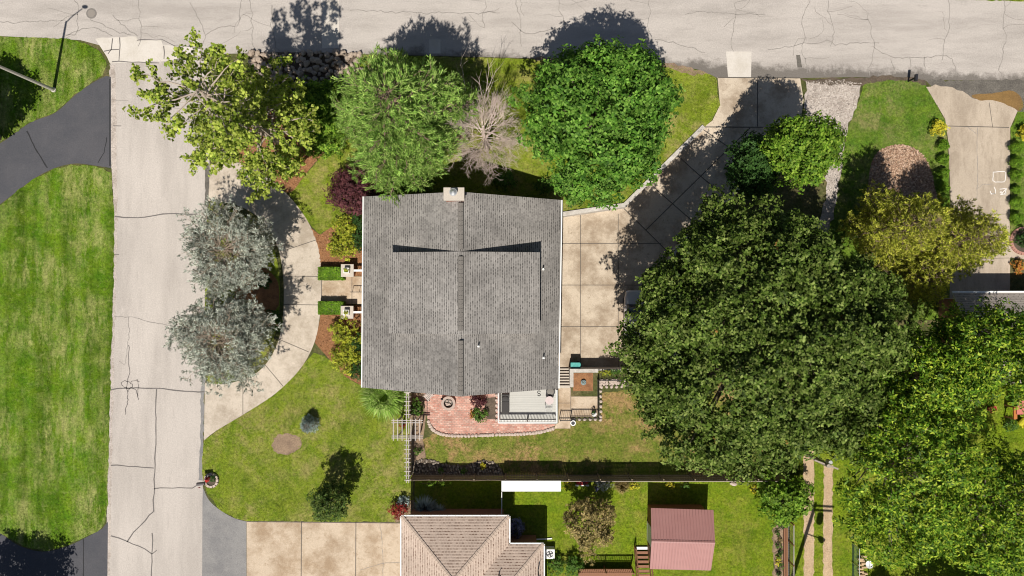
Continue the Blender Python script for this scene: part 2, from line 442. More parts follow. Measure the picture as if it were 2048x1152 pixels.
# leaves
M['lf_gum'] = leaf_mat('gum_leaves', [(.10, .17, .015), (.29, .36, .045), (.48, .53, .11)], .3)
M['lf_maple'] = leaf_mat('maple_leaves', [(.035, .10, .010), (.095, .215, .022), (.21, .36, .06)], .25)
M['lf_oak'] = leaf_mat('oak_leaves', [(.030, .056, .007), (.088, .14, .020), (.215, .265, .068)], .2, .5, 1.3, .08, (.42, .20, .06))
M['lf_lime'] = leaf_mat('walnut_leaves', [(.034, .088, .007), (.12, .235, .014), (.43, .52, .05)], .28, .5, 1.3)
M['lf_small'] = leaf_mat('small_tree_leaves', [(.05, .12, .008), (.14, .26, .02), (.28, .40, .05)], .3)
M['lf_pine'] = leaf_mat('pine_needles', [(.13, .25, .042), (.26, .42, .08), (.44, .57, .16)], .27)
M['lf_cedar'] = leaf_mat('blue_grey_foliage', [(.27, .30, .25), (.41, .435, .37), (.60, .61, .53)], .15)
M['lf_gold'] = leaf_mat('golden_conifer_foliage', [(.12, .155, .014), (.37, .40, .042), (.66, .63, .11)], .25)
M['lf_purple'] = leaf_mat('purple_leaves', [(.05, .014, .020), (.095, .03, .035), (.15, .055, .055)], .2)
M['lf_red'] = leaf_mat('red_maple_leaves', [(.16, .012, .012), (.28, .03, .025), (.36, .06, .045)], .25)
M['lf_yel'] = leaf_mat('yellow_green_leaves', [(.13, .19, .015), (.36, .40, .035), (.56, .53, .06)], .25)
M['lf_dark'] = leaf_mat('dark_green_leaves', [(.02, .055, .010), (.035, .085, .016), (.065, .13, .03)], .2)
M['lf_mid'] = leaf_mat('green_leaves', [(.05, .12, .015), (.09, .19, .025), (.16, .26, .05)], .25)
M['lf_hedge'] = leaf_mat('hedge_leaves', [(.07, .16, .01), (.13, .26, .015), (.22, .35, .03)], .2)
M['lf_spruce'] = leaf_mat('blue_spruce_needles', [(.22, .30, .28), (.34, .42, .40), (.48, .54, .50)], .1, .6)
M['lf_bronze'] = leaf_mat('bronze_leaves', [(.13, .11, .035), (.27, .21, .075), (.43, .33, .14)], .2)
M['lf_col'] = leaf_mat('column_tree_leaves', [(.035, .075, .012), (.075, .125, .022), (.16, .20, .05)], .2)
M['lf_blades'] = leaf_mat('grass_clump_blades', [(.13, .25, .03), (.24, .38, .06), (.42, .52, .17)], .25)
M['fl_yel'] = leaf_mat('yellow_flowers', [(.55, .45, .02), (.68, .60, .05), (.40, .42, .04)], .2)
M['fl_white'] = leaf_mat('white_flowers', [(.12, .22, .05), (.65, .66, .58), (.75, .75, .70)], .2)
M['fl_blue'] = leaf_mat('blue_flowers', [(.08, .10, .05), (.25, .25, .42), (.42, .40, .58)], .2)
M['fl_orange'] = leaf_mat('orange_flowers', [(.10, .16, .03), (.55, .16, .04), (.62, .38, .06)], .2)
M['chips'] = bits_mat('bark_chips', [(.16, .065, .03), (.30, .14, .06), (.42, .23, .12)])
M['litter'] = bits_mat('dry_leaf_litter', [(.20, .11, .07), (.40, .26, .17), (.56, .40, .30)])
M['peb2'] = bits_mat('tan_grit', [(.30, .20, .11), (.46, .33, .20), (.60, .48, .34)])
M['peb'] = bits_mat('pebbles', [(.26, .22, .19), (.42, .365, .315), (.60, .53, .47)])

# ------------------------------------------------------------------ ground sheets
def sheet(name, polys, z, mat, label, cat='ground', raw=False, kind='structure', extra=None):
    """polys: list of pixel outlines laid as flat faces; extra = list of (outline, dz, material)"""
    mb = MB(); mats = [mat]
    for p in polys:
        pts = [Vector(q) if raw else G(*q) for q in p]
        tri = tessellate_polygon([[Vector((a.x, a.y, 0)) for a in pts]])
        fs = []
        for t in tri:
            a, b, c = (pts[i].to_2d() for i in t)
            fs.append(t if (b - a).cross(c - a) > 0 else (t[0], t[2], t[1]))
        mb.add([(a.x, a.y, z) for a in pts], fs, 0)
    for p, dz, m2 in (extra or []):
        if m2 not in mats: mats.append(m2)
        pts = [G(*q) for q in p]
        tri = tessellate_polygon([[Vector((a.x, a.y, 0)) for a in pts]])
        fs = []
        for t in tri:
            a, b, c = (pts[i].to_2d() for i in t)
            fs.append(t if (b - a).cross(c - a) > 0 else (t[0], t[2], t[1]))
        mb.add([(a.x, a.y, z + dz) for a in pts], fs, mats.index(m2))
    o = mb.build(name, mats)
    return tag(o, label, cat, kind=kind)
def strip(path, w_, jit=0.0, seed=0, step=14):
    """ribbon outline along a pixel path"""
    rg = random.Random(seed)
    if jit: path = ragged(path, jit, step, seed, closed=False)
    l, r = [], []
    for i, p in enumerate(path):
        a = path[max(0, i - 1)]; b = path[min(len(path) - 1, i + 1)]
        dx, dy = b[0] - a[0], b[1] - a[1]; L = math.hypot(dx, dy) + 1e-9
        ww = w_ / 2 * (rg.uniform(.7, 1.3) if jit else 1)
        l.append((p[0] - dy / L * ww, p[1] + dx / L * ww)); r.append((p[0] + dy / L * ww, p[1] - dx / L * ww))
    return l + r[::-1]

HOLE = [(1104, 431), (1250, 411), (1408, 254), (1600, 254), (1345, 505), (1345, 738), (1141, 738), (1141, 776), (1104, 776)]
DZ = -1.2
def ground():
    outer = [Vector((-130, -110, 0)), Vector((130, -110, 0)), Vector((130, 110, 0)), Vector((-130, 110, 0))]
    hole = [G(*p) for p in HOLE]
    allp = outer + hole
    tri = tessellate_polygon([outer, hole]); fs = []
    for t in tri:
        a, b, c = (allp[i].to_2d() for i in t)
        fs.append(t if (b - a).cross(c - a) > 0 else (t[0], t[2], t[1]))
    tag(MB().add(allp, fs).build('ground', M['ground']), 'open ground under the lawns and roads', 'ground', kind='structure')
ground()

# -- roads with their cracks
def cr(path, w_=2.2, jit=1.5, seed=0, m=None): return (strip(path, w_ * .78, jit * (.45 if m is None else .8), seed, 12 if m is None else 7), .008, M[m or 'crack'])
ROAD = [(-300, -160), (2400, -160), (2400, 163), (2048, 162), (1900, 160), (1850, 162), (1720, 154), (1605, 156), (1435, 156), (1400, 140), (1330, 126), (1050, 116), (720, 108), (540, 106), (410, 108), (398, 122), (300, 124), (222, 128), (205, 92), (160, 80), (0, 72), (-300, 66)]
rc = []
vert = [(500, 0, 485), (545, 10, 548), (150, 0, 60), (280, -5, 90), (970, 0, 55), (1030, -5, 85), (1115, -8, 60), (1300, -5, 60), (1470, 5, 103), (1615, -8, 145), (1655, -5, 80), (1735, 25, 145), (1895, -5, 110), (2010, 0, 145)]
rg = random.Random(3)
for i, (x, y0, y1) in enumerate(vert):
    p = [(x, y0)]
    while p[-1][1] < min(y1, 150): p.append((p[-1][0] + rg.gauss(0, 4), p[-1][1] + 14))
    rc.append(cr(p, 1.6, 1.2, i, 'hair'))
    for k in range(rg.choice([2, 3, 4])):
        q = [rg.choice(p)]; d = rg.uniform(-.5, .5) + rg.choice([0, math.pi])
        for _ in range(rg.randint(3, 6)):
            d += rg.gauss(0, .4); q.append((q[-1][0] + 13 * math.cos(d), min(148, q[-1][1] + 9 * math.sin(d))))
        rc.append(cr(q, 1.1, .8, i * 7 + k, 'hair'))
for i, q in enumerate([[(1536, 100), (1570, 96), (1608, 86), (1640, 86), (1655, 78), (1670, 90), (1700, 87), (1735, 86), (1758, 86)], [(1745, 92), (1765, 105), (1790, 115), (1840, 116), (1885, 110), (1905, 118), (1914, 150)],
        [(380, 5), (405, 52), (412, 75), (402, 95)], [(412, 72), (435, 55), (475, 52), (483, 0)], [(700, 20), (740, 22), (820, 25), (1000, 26)], [(1024, 42), (1050, 68), (1080, 66), (1120, 55)], [(1310, 78), (1360, 90), (1410, 105)], [(1370, 28), (1400, 22), (1460, 28), (1530, 30)],
        [(180, 40), (205, 50), (240, 65), (262, 70)], [(130, 70), (165, 58), (190, 55), (225, 72)], [(225, 30), (255, 58), (275, 72)], [(1780, 118), (1790, 140)], [(1820, 115), (1822, 135)], [(1848, 114), (1850, 142)], [(0, 45), (60, 44), (130, 40)]]):
    rc.append(cr(q, 1.9, 1.3, 50 + i, 'hair'))
rc += [(ragged([(190, 76), (272, 73), (278, 82), (322, 80), (326, 90), (400, 96), (400, 110), (330, 122), (222, 126)], .6, 12, 2), .004, M['patch']),
       (cr([(226, 77), (222, 98), (216, 108)])), (cr([(240, 75), (238, 122)])), cr([(208, 102), (238, 99)]), cr([(328, 92), (328, 118)]), cr([(274, 80), (325, 80), (350, 92), (400, 95)], 1.8), cr([(224, 123), (318, 126)], 2.2),
       ([(1452, 103), (1503, 103), (1502, 155), (1456, 155)], .004, M['patch']), ([(1592, 110), (1600, 110), (1604, 134), (1595, 135)], .004, M['dirt']),
       ([(642, -60), (678, -60), (678, 96), (644, 96)], .004, M['patch']), ([(858, 79), (881, 79), (881, 107), (858, 107)], .005, M['patch'])]
sheet('road', [ROAD], .004, M['road'], 'wide pale cracked road running across the top of the view', 'road', extra=rc)
sc_ = [cr([(230, 432), (248, 436), (290, 435), (325, 428), (395, 428)], 2.8), cr([(228, 632), (250, 634), (272, 634), (285, 640), (318, 647), (355, 655)], 1.5, 1, 3, 'hair'),
       cr([(222, 779), (260, 776), (314, 777), (350, 780), (370, 783), (410, 783)], 2.8), cr([(314, 778), (311, 800), (312, 860), (310, 930), (308, 1000), (307, 1022), (290, 1040), (268, 1065), (254, 1084)], 2.6),
       cr([(222, 1071), (254, 1083), (290, 1098), (304, 1108), (314, 1100)], 2.4), cr([(305, 1066), (304, 1110), (302, 1175)], 2.6), cr([(222, 930), (260, 933), (308, 936)], 2.4), cr([(308, 977), (345, 976), (385, 976), (398, 968)], 2.2),
       cr([(256, 634), (258, 660), (255, 700), (250, 730), (238, 722)], 1.4, 1, 5, 'hair'), cr(catmull([(258, 690), (257, 720), (259, 745), (254, 770), (256, 795), (253, 812), (251, 829)], False, 4), 1.8),
       cr(catmull([(274, 758), (277, 772), (275, 785), (277, 800)], False, 4), 1.6), cr(catmull([(246, 772), (243, 766), (250, 762), (260, 765), (266, 772), (256, 777), (247, 773)], False, 4), 1.7), cr(catmull([(256, 783), (262, 776), (272, 781), (276, 792)], False, 4), 1.6), cr(catmull([(262, 764), (271, 761), (279, 764)], False, 4), 1.4), cr([(222, 200), (258, 202)], 1.2, .6, 7, 'hair'), cr([(226, 251), (243, 252)], 1.6), cr([(229, 508), (238, 509)], 1.6)]
sc_ += [(ragged([(219, 130), (231, 130), (235, 430), (231, 600), (228, 760), (222, 1000), (219, 1200), (212, 1200), (214, 1000), (220, 750), (228, 430), (219, 250)], 1.0, 6, 9), .003, M['gravel']),
        (ragged([(404, 640), (410, 640), (410, 760), (405, 960), (398, 960), (402, 800)], 1.2, 7, 10), .003, M['asph2'])]
sheet('street', [[(221, 124), (330, 122), (400, 112), (418, 112), (419, 330), (412, 480), (408, 760), (405, 900), (406, 1000), (404, 1250), (212, 1250), (214, 1000), (221, 750), (229, 430), (221, 300)]], .0055, M['street'], 'pale side street with dark tar lines running down the left', 'street', extra=sc_)
# asphalt drives
AS1 = catmull([(-60, 312), (0, 287), (60, 246), (110, 226), (150, 191), (185, 166), (212, 152)], False, 5) + [(222, 154), (222, 336), (190, 331)] + catmull([(190, 331), (150, 327), (110, 336), (70, 356), (30, 386), (-10, 416), (-60, 450)], False, 5)
sheet('driveway', [AS1], .010, M['asph'], 'dark asphalt driveway curving off the side street on the upper left', 'driveway', extra=[cr([(54, 262), (70, 296), (95, 336)], 3.0, .4, 0, 'seam'), cr([(214, 275), (208, 305), (196, 326)], 2, .6, 0, 'seam'), (strip([(220, 158), (220, 332)], 2.5), .006, M['seam'])])
AS2 = [(216, 1043), (205, 1057)] + catmull([(205, 1057), (168, 1077), (130, 1094), (85, 1103), (40, 1092), (0, 1066), (-60, 1030)], False, 5) + [(-60, 1250), (214, 1250)]
sheet('driveway', [AS2], .010, M['asph'], 'dark asphalt driveway under a tree shadow in the lower left corner', 'driveway', extra=[cr([(167, 1078), (167, 1200)], 2.5, .3, 0, 'seam')])
sheet('apron', [catmull([(406, 975), (418, 1000), (440, 1020), (468, 1036), (493, 1043)], False, 6) + [(493, 1250), (404, 1250), (405, 1000)]], .010, M['asph2'], 'worn grey asphalt apron between street and tan driveway', 'driveway')
# half-round drive
OUT = catmull([(419, 331), (455, 325), (492, 329), (535, 353), (582, 397), (617, 445), (637, 497), (644, 560), (641, 620), (630, 682), (601, 737), (551, 787), (490, 827), (432, 862), (408, 881)], False, 6)
INN = catmull([(410, 766), (450, 768), (487, 758), (518, 742), (543, 712), (560, 670), (567, 620), (567, 560), (560, 510), (545, 470), (520, 437), (485, 415), (450, 405), (417, 402)], False, 6)
cj = [(strip(p, 1.3), .004, M['joint']) for p in ([(563, 552), (643, 553)], [(566, 609), (643, 610)], [(572, 500), (632, 480)], [(550, 675), (618, 704)], [(529, 728), (566, 772)], [(494, 329), (494, 360)], [(486, 760), (486, 829)], [(643, 553), (643, 610)])]
cj.append((ragged([(410, 330), (420, 330), (416, 410), (410, 410)], .6, 7, 1), .004, M['dirt']))
sheet('driveway', [OUT + INN], .020, M['circ'], 'half round pale concrete drive looping in front of the grey roofed house', 'driveway', extra=cj)
WALK = [(643.5, 553), (740, 553), (740, 608), (643.5, 608)]
sheet('path', [WALK], .019, M['tan'], 'short tan concrete walk between the two clipped hedges', 'path', extra=[(strip([(704, 553), (704, 608)], 1.2), .004, M['joint'])])
ND = [(493.5, 1042), (805, 1045), (805, 1250), (493.5, 1250)]
sheet('driveway', [ND], .020, M['tan'], 'broad tan concrete driveway beside the tan roofed house', 'driveway', extra=[(strip(p, 1.6), .004, M['joint']) for p in ([(603, 1042), (602, 1250)], [(712, 1044), (711, 1250)], [(494, 1043), (806, 1046)])] + [cr([(760, 1046), (764, 1080), (767, 1125), (762, 1200)], 1.2, .8, 3, 'hair'), cr([(720, 1140), (765, 1126), (800, 1125)], 1, .6, 4, 'hair')])
# sunken court and ramp of the main house
def court():
    mb = MB(); D = lambda x, y, z: (*G(x, y)[:2], z)
    mb.add([D(1104, 431, DZ), D(1104, 738, DZ), D(1345, 738, DZ), D(1345, 505, DZ), D(1250, 411, DZ)], [(0, 1, 2, 3, 4)])
    mb.add([D(1250, 411, DZ), D(1345, 505, DZ), D(1600, 254, .012), D(1408, 254, .012)], [(0, 1, 2), (0, 2, 3)])
    mb.add([D(1104, 738, DZ), D(1104, 745, DZ), D(1141, 745, DZ), D(1141, 738, DZ)], [(0, 1, 2, 3)])
    top = [(1435, 154), (1600, 155), (1607, 200), (1600, 254), (1408, 254), (1425, 241), (1440, 210)]
    mb.add([D(x, y, .012) for x, y in top], [tuple(reversed(range(len(top))))])
    def jl(a, b, za, zb, w_=1.6, n=10):
        p = [(a[0] + (b[0] - a[0]) * i / n, a[1] + (b[1] - a[1]) * i / n) for i in range(n + 1)]
        d = Vector((b[0] - a[0], b[1] - a[1])).normalized(); nx, ny = -d.y * w_ / 2, d.x * w_ / 2
        vs = []
        for i, q in enumerate(p):
            z = za + (zb - za) * i / n + .008
            vs += [D(q[0] + nx, q[1] + ny, z), D(q[0] - nx, q[1] - ny, z)]
        mb.add(vs, [(2 * i, 2 * i + 1, 2 * i + 3, 2 * i + 2) for i in range(n)], 1)
    for x in (1164, 1241): jl((x, 425), (x, 738), DZ, DZ, 1.2)
    for y in (485, 570, 655): jl((1106, y), (1344, y), DZ, DZ, 1.2)
    # ramp: joints follow the two triangles, so use the exact heights on its edges
    L = lambda t: (1250 + 158 * t, 411 - 157 * t); R_ = lambda t: (1345 + 255 * t, 505 - 251 * t); Z = lambda t: DZ + (.012 - DZ) * t
    def zr(x, y):                     # height of the ramp at a pixel
        A, B, Cc, Dd = (1250, 411, DZ), (1345, 505, DZ), (1600, 254, .012), (1408, 254, .012)
        for P, Q, T in ((A, B, Cc), (A, Cc, Dd)):
            d = (Q[1] - T[1]) * (P[0] - T[0]) + (T[0] - Q[0]) * (P[1] - T[1])
            a = ((Q[1] - T[1]) * (x - T[0]) + (T[0] - Q[0]) * (y - T[1])) / d; b = ((T[1] - P[1]) * (x - T[0]) + (P[0] - T[0]) * (y - T[1])) / d
            if a >= -1e-3 and b >= -1e-3 and a + b <= 1.001: return a * P[2] + b * Q[2] + (1 - a - b) * T[2]
        return .012
    def jr(a, b, n=24, w_=1.8):
        d = Vector((b[0] - a[0], b[1] - a[1])).normalized(); nx, ny = -d.y * w_ / 2, d.x * w_ / 2; vs = []
        for i in range(n + 1):
            x = a[0] + (b[0] - a[0]) * i / n; y = a[1] + (b[1] - a[1]) * i / n; z = zr(x, y) + .010
            vs += [D(x + nx, y + ny, z), D(x - nx, y - ny, z)]
        mb.add(vs, [(2 * i, 2 * i + 1, 2 * i + 3, 2 * i + 2) for i in range(n)], 1)
    jr((1252, 413), (1343, 503)); jr((1297, 458), (1500, 256)); jr((1302, 362), (1400, 448)); jr((1356, 308), (1460, 395)); jr((1405, 258), (1520, 332))
    mb.add([D(1408, 253, .020), D(1600, 254, .020), D(1600, 256, .020), D(1408, 255, .020)], [(3, 2, 1, 0)], 1)
    mb.add([D(1514, 156, .020), D(1516, 156, .020), D(1516, 253, .020), D(1514, 253, .020)], [(3, 2, 1, 0)], 1)
    mb.add([D(1436, 154, .020), D(1600, 155, .020), D(1600, 157, .020), D(1436, 156, .020)], [(3, 2, 1, 0)], 1)
    tag(mb.build('driveway', [M['court'], M['joint']]), 'sunken tan concrete court and shaded ramp right of the grey roofed house', 'driveway', kind='structure')
court()
RD = ragged([(1852, 174), (1870, 170), (1905, 175), (1925, 182), (1945, 196), (2000, 203), (2035, 222)], 1.2, 9, 3, False) + [(2020, 256), (2019, 470), (2060, 500), (2060, 520), (2020, 515), (2019, 640), (1898, 640), (1902, 420), (1896, 280), (1890, 238)]
sheet('driveway', [RD], .020, M['right'], 'weathered tan driveway with chalk drawing on the far right', 'driveway',
      extra=[(strip([(1892, 252), (2018, 255)], 1.6), .004, M['joint']), cr([(1955, 255), (1953, 300), (1955, 345), (1953, 400)], 1.2, .6, 2, 'hair'), cr([(1935, 254), (1952, 268)], 1.2, .6, 3, 'hair'), cr([(1953, 378), (1965, 369), (1985, 368)], 1, .5, 3, 'hair'), (strip([(1903, 430), (2018, 428)], 1.0), .004, M['joint']), (strip([(1900, 518), (2018, 516)], 1.0), .004, M['joint']), (strip([(1978, 205), (1985, 255)], 1), .004, M['joint'])])
sheet('puddle', [ragged(catmull([(1944, 190), (1990, 186), (2025, 182), (2045, 200), (2040, 222), (2015, 210), (1985, 200), (1958, 201)], True, 4), .6, 6, 4)], .026, M['wet'], 'brown silt puddle at the top of the far right driveway', 'puddle')
sheet('soil', [ragged([(1850, 161), (2150, 158), (2150, 222), (2036, 224), (2000, 206), (1945, 198), (1870, 178)], 1.5, 8, 19)], .0165, M['dirt'], 'dark mud between the upper road and the far right driveway', 'soil')
GRV = ragged([(1612, 165), (1660, 160), (1726, 166), (1718, 200), (1694, 262), (1682, 345), (1668, 420), (1640, 520), (1610, 520), (1650, 400), (1655, 330), (1640, 262), (1606, 240)], 2.0, 8, 12)
sheet('gravel_drive', [GRV], .020, M['gravel'], 'pale gravel drive narrowing to a track between lawn and trees', 'gravel')
TR1 = ragged([(1606, 900), (1628, 900), (1628, 1000), (1627, 1250), (1608, 1250), (1607, 1000)], .9, 7, 13)
TR2 = ragged([(1647, 930), (1665, 930), (1665, 1050), (1664, 1250), (1646, 1250), (1646, 1050)], .9, 7, 14)
sheet('track', [TR1, TR2], .024, M['track'], 'two sandy wheel tracks running down through the grass', 'track')
# beds
MU1 = catmull([(484, 329), (470, 300), (500, 230), (560, 180), (640, 170), (700, 185), (700, 240), (660, 290), (612, 347), (578, 386), (540, 355), (508, 336)], True, 4)
sheet('mulch_bed', [MU1], .022, M['mulch'], 'orange bark mulch bed under the loose pale green tree', 'mulch bed')
MU2 = [(643, 545), (637, 497), (622, 456), (640, 470), (660, 456), (690, 438), (745, 430), (745, 552), (643, 552)]
MU3 = [(643, 610), (745, 610), (745, 776), (724, 772), (690, 752), (655, 714), (630, 686), (640, 640)]
sheet('mulch_bed', [MU2], .018, M['mulch'], 'bark mulch bed between round drive and house above the walk', 'mulch bed')
sheet('mulch_bed', [MU3], .018, M['mulch'], 'bark mulch bed between round drive and house below the walk', 'mulch bed')
ISL = catmull([(418, 410), (460, 418), (510, 445), (540, 480), (556, 530), (560, 600), (550, 670), (520, 725), (470, 755), (412, 760), (410, 600)], True, 4)
sheet('ground', [ISL], .008, M['l_front'], 'grass island inside the half round drive', 'ground')
sheet('mulch_bed', [ragged(catmull([(470, 545), (520, 535), (552, 560), (556, 610), (530, 640), (480, 630)], True, 4), 2, 8, 2)], .014, M['mulch'], 'bark mulch patch between the two blue grey trees', 'mulch bed')
sheet('soil', [ragged(catmull([(545, 886), (555, 870), (575, 866), (595, 872), (602, 886), (592, 902), (570, 909), (553, 904)], True, 4), 1.6, 5, 3)], .022, M['soil'], 'round bare soil patch in the front lawn', 'soil')
LIT = catmull([(1790, 290), (1830, 298), (1855, 325), (1868, 370), (1862, 410), (1740, 420), (1736, 370), (1750, 310)], True, 5)
sheet('soil', [LIT], .018, M['soil'], 'round leaf covered bed in the right hand lawn', 'soil')
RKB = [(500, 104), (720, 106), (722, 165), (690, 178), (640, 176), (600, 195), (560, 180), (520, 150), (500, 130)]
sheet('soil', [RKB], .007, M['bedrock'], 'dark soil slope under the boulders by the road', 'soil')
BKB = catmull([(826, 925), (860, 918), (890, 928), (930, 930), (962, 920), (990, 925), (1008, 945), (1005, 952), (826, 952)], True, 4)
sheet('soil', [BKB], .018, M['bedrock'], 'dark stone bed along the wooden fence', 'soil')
sheet('soil', [[(820, 786), (856, 786), (852, 835), (846, 880), (852, 915), (826, 925), (820, 925)]], .018, M['soil'], 'planting strip beside the white trellis', 'soil')
sheet('soil', [ragged([(1546, 1052), (1568, 1046), (1570, 1250), (1548, 1250)], 1.5, 8, 2)], .018, M['soil'], 'narrow weedy garden bed beside the low fence', 'soil')
sheet('soil', [[(800, 1000), (829, 1000), (829, 1046), (790, 1044)]], .022, M['soil'], 'corner bed beneath the red leaved shrub', 'soil')
# patio
PT = [(848, 786), (1004, 780), (1004, 846), (1112, 848), (1104, 857)] + catmull([(1104, 857), (1080, 863), (1040, 867), (1000, 868), (950, 870), (905, 870), (880, 866), (864, 856), (856, 842), (851, 820)], False, 4)
sheet('patio', [PT], .022, M['patio'], 'red brick patio with a curved edge below the grey roof', 'patio')
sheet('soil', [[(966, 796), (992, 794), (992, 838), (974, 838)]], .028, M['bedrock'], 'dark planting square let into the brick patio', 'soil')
sheet('path', [[(1117, 776), (1141, 776), (1141, 857), (1108, 857), (1112, 848), (1117, 846)], [(1142, 793), (1196, 793), (1196, 834), (1142, 834)]], .020, M['tan'], 'tan concrete walk and slab beside the deck', 'path', extra=[(strip([(1117, 806), (1141, 806)], 1), .004, M['joint']), (strip([(1141.5, 776), (1141.5, 834)], 1), .004, M['joint'])])
sheet('mulch_bed', [[(1146, 746), (1186, 746), (1186, 782), (1146, 782)]], .018, M['mulch'], 'small orange mulch square beside the concrete steps', 'mulch bed')
# lawns
EXC = []
LAWN = {
 'a': ([(-90, 68), (0, 73), (130, 77), (160, 83), (193, 97), (208, 112), (214, 130), (205, 150), (185, 164), (150, 189), (110, 224), (60, 244), (0, 285), (-90, 320)], 'l_left', 'bright mown lawn corner in the upper left'),
 'b': ([(-90, 470), (0, 412), (30, 386), (70, 357), (110, 337), (150, 329), (190, 332), (222, 345), (229, 430), (228, 560), (221, 750), (215, 1000), (212, 1044), (195, 1063), (165, 1077), (130, 1092), (90, 1101), (50, 1094), (0, 1066), (-90, 1010)], 'l_left', 'large bright mown lawn along the left edge'),
 'c': ([(409, 880), (432, 863), (490, 828), (551, 788), (602, 738), (627, 705), (655, 715), (690, 753), (724, 773), (745, 780), (818, 780), (826, 790), (826, 965), (827, 1044), (493, 1042), (470, 1036), (440, 1020), (416, 988), (405, 950), (404, 912)], 'l_front', 'front lawn with bare patch inside the drive'),
 'd': ([(578, 386), (612, 348), (660, 292), (700, 240), (718, 110), (1050, 118), (1330, 128), (1400, 142), (1432, 155), (1440, 210), (1425, 240), (1406, 256), (1249, 409), (1130, 428), (1120, 440), (745, 430), (690, 438), (660, 456), (640, 470), (618, 447)], 'l_side', 'lawn strip under the trees between road and house'),
 'e': ([(846, 880), (864, 868), (905, 873), (1000, 871), (1080, 866), (1110, 857), (1140, 857), (1145, 842), (1203, 842), (1205, 785), (1300, 775), (1500, 760), (1600, 890), (1600, 950), (1006, 950), (990, 927), (962, 922), (930, 932), (890, 930), (852, 916)], 'l_back', 'patchy browning back lawn above the wooden fence'),
 'f': ([(830, 951), (1545, 951), (1560, 1000), (1548, 1052), (1548, 1250), (1070, 1250), (830, 1036)], 'l_neigh', 'bright lawn around the red metal roofed shed'),
 'g': ([(1600, 880), (2150, 700), (2150, 1250), (1570, 1250), (1568, 1046), (1580, 950)], 'l_neigh', 'lawn with wheel tracks in the lower right'),
 'h': ([(1728, 166), (1780, 158), (1848, 164), (1890, 240), (1895, 300), (1901, 450), (1898, 640), (1640, 640), (1655, 470), (1668, 420), (1682, 345), (1694, 262), (1718, 200)], 'l_right', 'green lawn between gravel drive and far right driveway'),
 'i': ([(2036, 222), (2021, 256), (2020, 468), (2150, 468), (2150, 180), (2048, 190)], 'l_right', 'narrow lawn with round shrubs at the right edge'),
 'j': ([(1780, -2), (1900, -1), (2048, 3), (2150, 6), (2150, -120), (1780, -120)], 'l_neigh', 'sliver of grass beyond the road at the upper right')}
for k, (poly, m, lab) in LAWN.items():
    sheet('lawn', [ragged(poly, .9, 7, ord(k))], .014, M[m], lab, 'lawn')
sheet('soil', [ragged([(1200, 113), (1330, 125), (1400, 138), (1420, 148), (1380, 150), (1330, 134), (1100, 124), (1050, 117)], 1.6, 8, 8)], .017, M['soil'], 'bare soil edge along the road under the maple', 'soil')
sheet('soil', [ragged([(1600, 158), (1720, 156), (1790, 152), (1850, 160), (1852, 172), (1800, 160), (1740, 166), (1700, 172), (1620, 166)], 1.8, 8, 9)], .0245, M['bedrock'], 'dark washed soil where the gravel meets the road', 'soil')

# ------------------------------------------------------------------ scattered ground cover
def px_poly(poly): return [tuple(G(*p)[:2]) for p in poly]
def scatter(poly, dens, rng, exclude=()):
    P = np.array(px_poly(poly)); x0, y0 = P.min(0); x1, y1 = P.max(0)
    x0, x1 = max(x0, -42.5), min(x1, 42.5); y0, y1 = max(y0, -24.5), min(y1, 24.5)
    n = int((x1 - x0) * (y1 - y0) * dens)
    x = rng.uniform(x0, x1, n); y = rng.uniform(y0, y1, n)
    k = in_poly(x, y, P)
    for e in exclude: k &= ~in_poly(x, y, px_poly(e))
    return np.stack([x[k], y[k]], 1)
def blades(name, pts, z, rng, mat, hmin, hmax, wd, label, cat):
    n = len(pts); th = rng.uniform(0, 2 * np.pi, n); ph = rng.uniform(0, 2 * np.pi, n)
    h = rng.uniform(hmin, hmax, n); lean = rng.uniform(.5, 1.6, n)
    b = np.stack([pts[:, 0], pts[:, 1], np.full(n, z)], 1)
    d = np.stack([np.cos(th), np.sin(th), np.zeros(n)], 1) * wd / 2
    t = b + np.stack([np.cos(ph) * h * lean, np.sin(ph) * h * lean, h], 1)
    v = np.stack([b - d, b + d, t], 1).reshape(-1, 3)
    o = link(name, np_mesh(name, v, np.arange(n * 3).reshape(-1, 3), [mat]))
    return tag(o, label, cat, kind='stuff')
rng = np.random.default_rng(5)
beds = [MU1, LIT, TR1, TR2]
SOILC = [(545, 886), (555, 870), (575, 866), (595, 872), (602, 886), (592, 902), (570, 909), (553, 904)]
for k, (poly, m, lab) in LAWN.items():
    p = scatter(poly, 300, rng, beds + [SOILC])
    blades('grass', p, .014, rng, M[m + 'b'], .03, .075, .035, 'short grass blades of the ' + lab, 'grass')
def flakes(name, pts, z, rng, mat, smin, smax, asp, label, cat, tilt=.4, lift=.01):
    n = len(pts); a = rng.uniform(0, 2 * np.pi, n); L = rng.uniform(smin, smax, n)
    ux = np.stack([np.cos(a), np.sin(a), rng.normal(0, tilt, n)], 1) * (L / 2)[:, None]
    uy = np.stack([-np.sin(a), np.cos(a), rng.normal(0, tilt, n)], 1) * (L * asp / 2)[:, None]
    c = np.stack([pts[:, 0], pts[:, 1], z + lift + rng.uniform(0, .03, n)], 1)
    v = np.stack([c - ux, c + uy, c + ux, c - uy], 1).reshape(-1, 3)
    o = link(name, np_mesh(name, v, np.arange(n * 4).reshape(-1, 4), [mat]))
    return tag(o, label, cat, kind='stuff')
flakes('bark_chips', np.concatenate([scatter(MU1, 160, rng), scatter(MU2, 160, rng), scatter(MU3, 160, rng)]), .022, rng, M['chips'], .06, .16, .4, 'loose orange bark chips covering the mulch beds', 'bark chips')
flakes('leaf_litter', scatter(LIT, 220, rng), .02, rng, M['litter'], .10, .24, .6, 'dry brown leaves covering the round bed', 'dry leaves', .35)
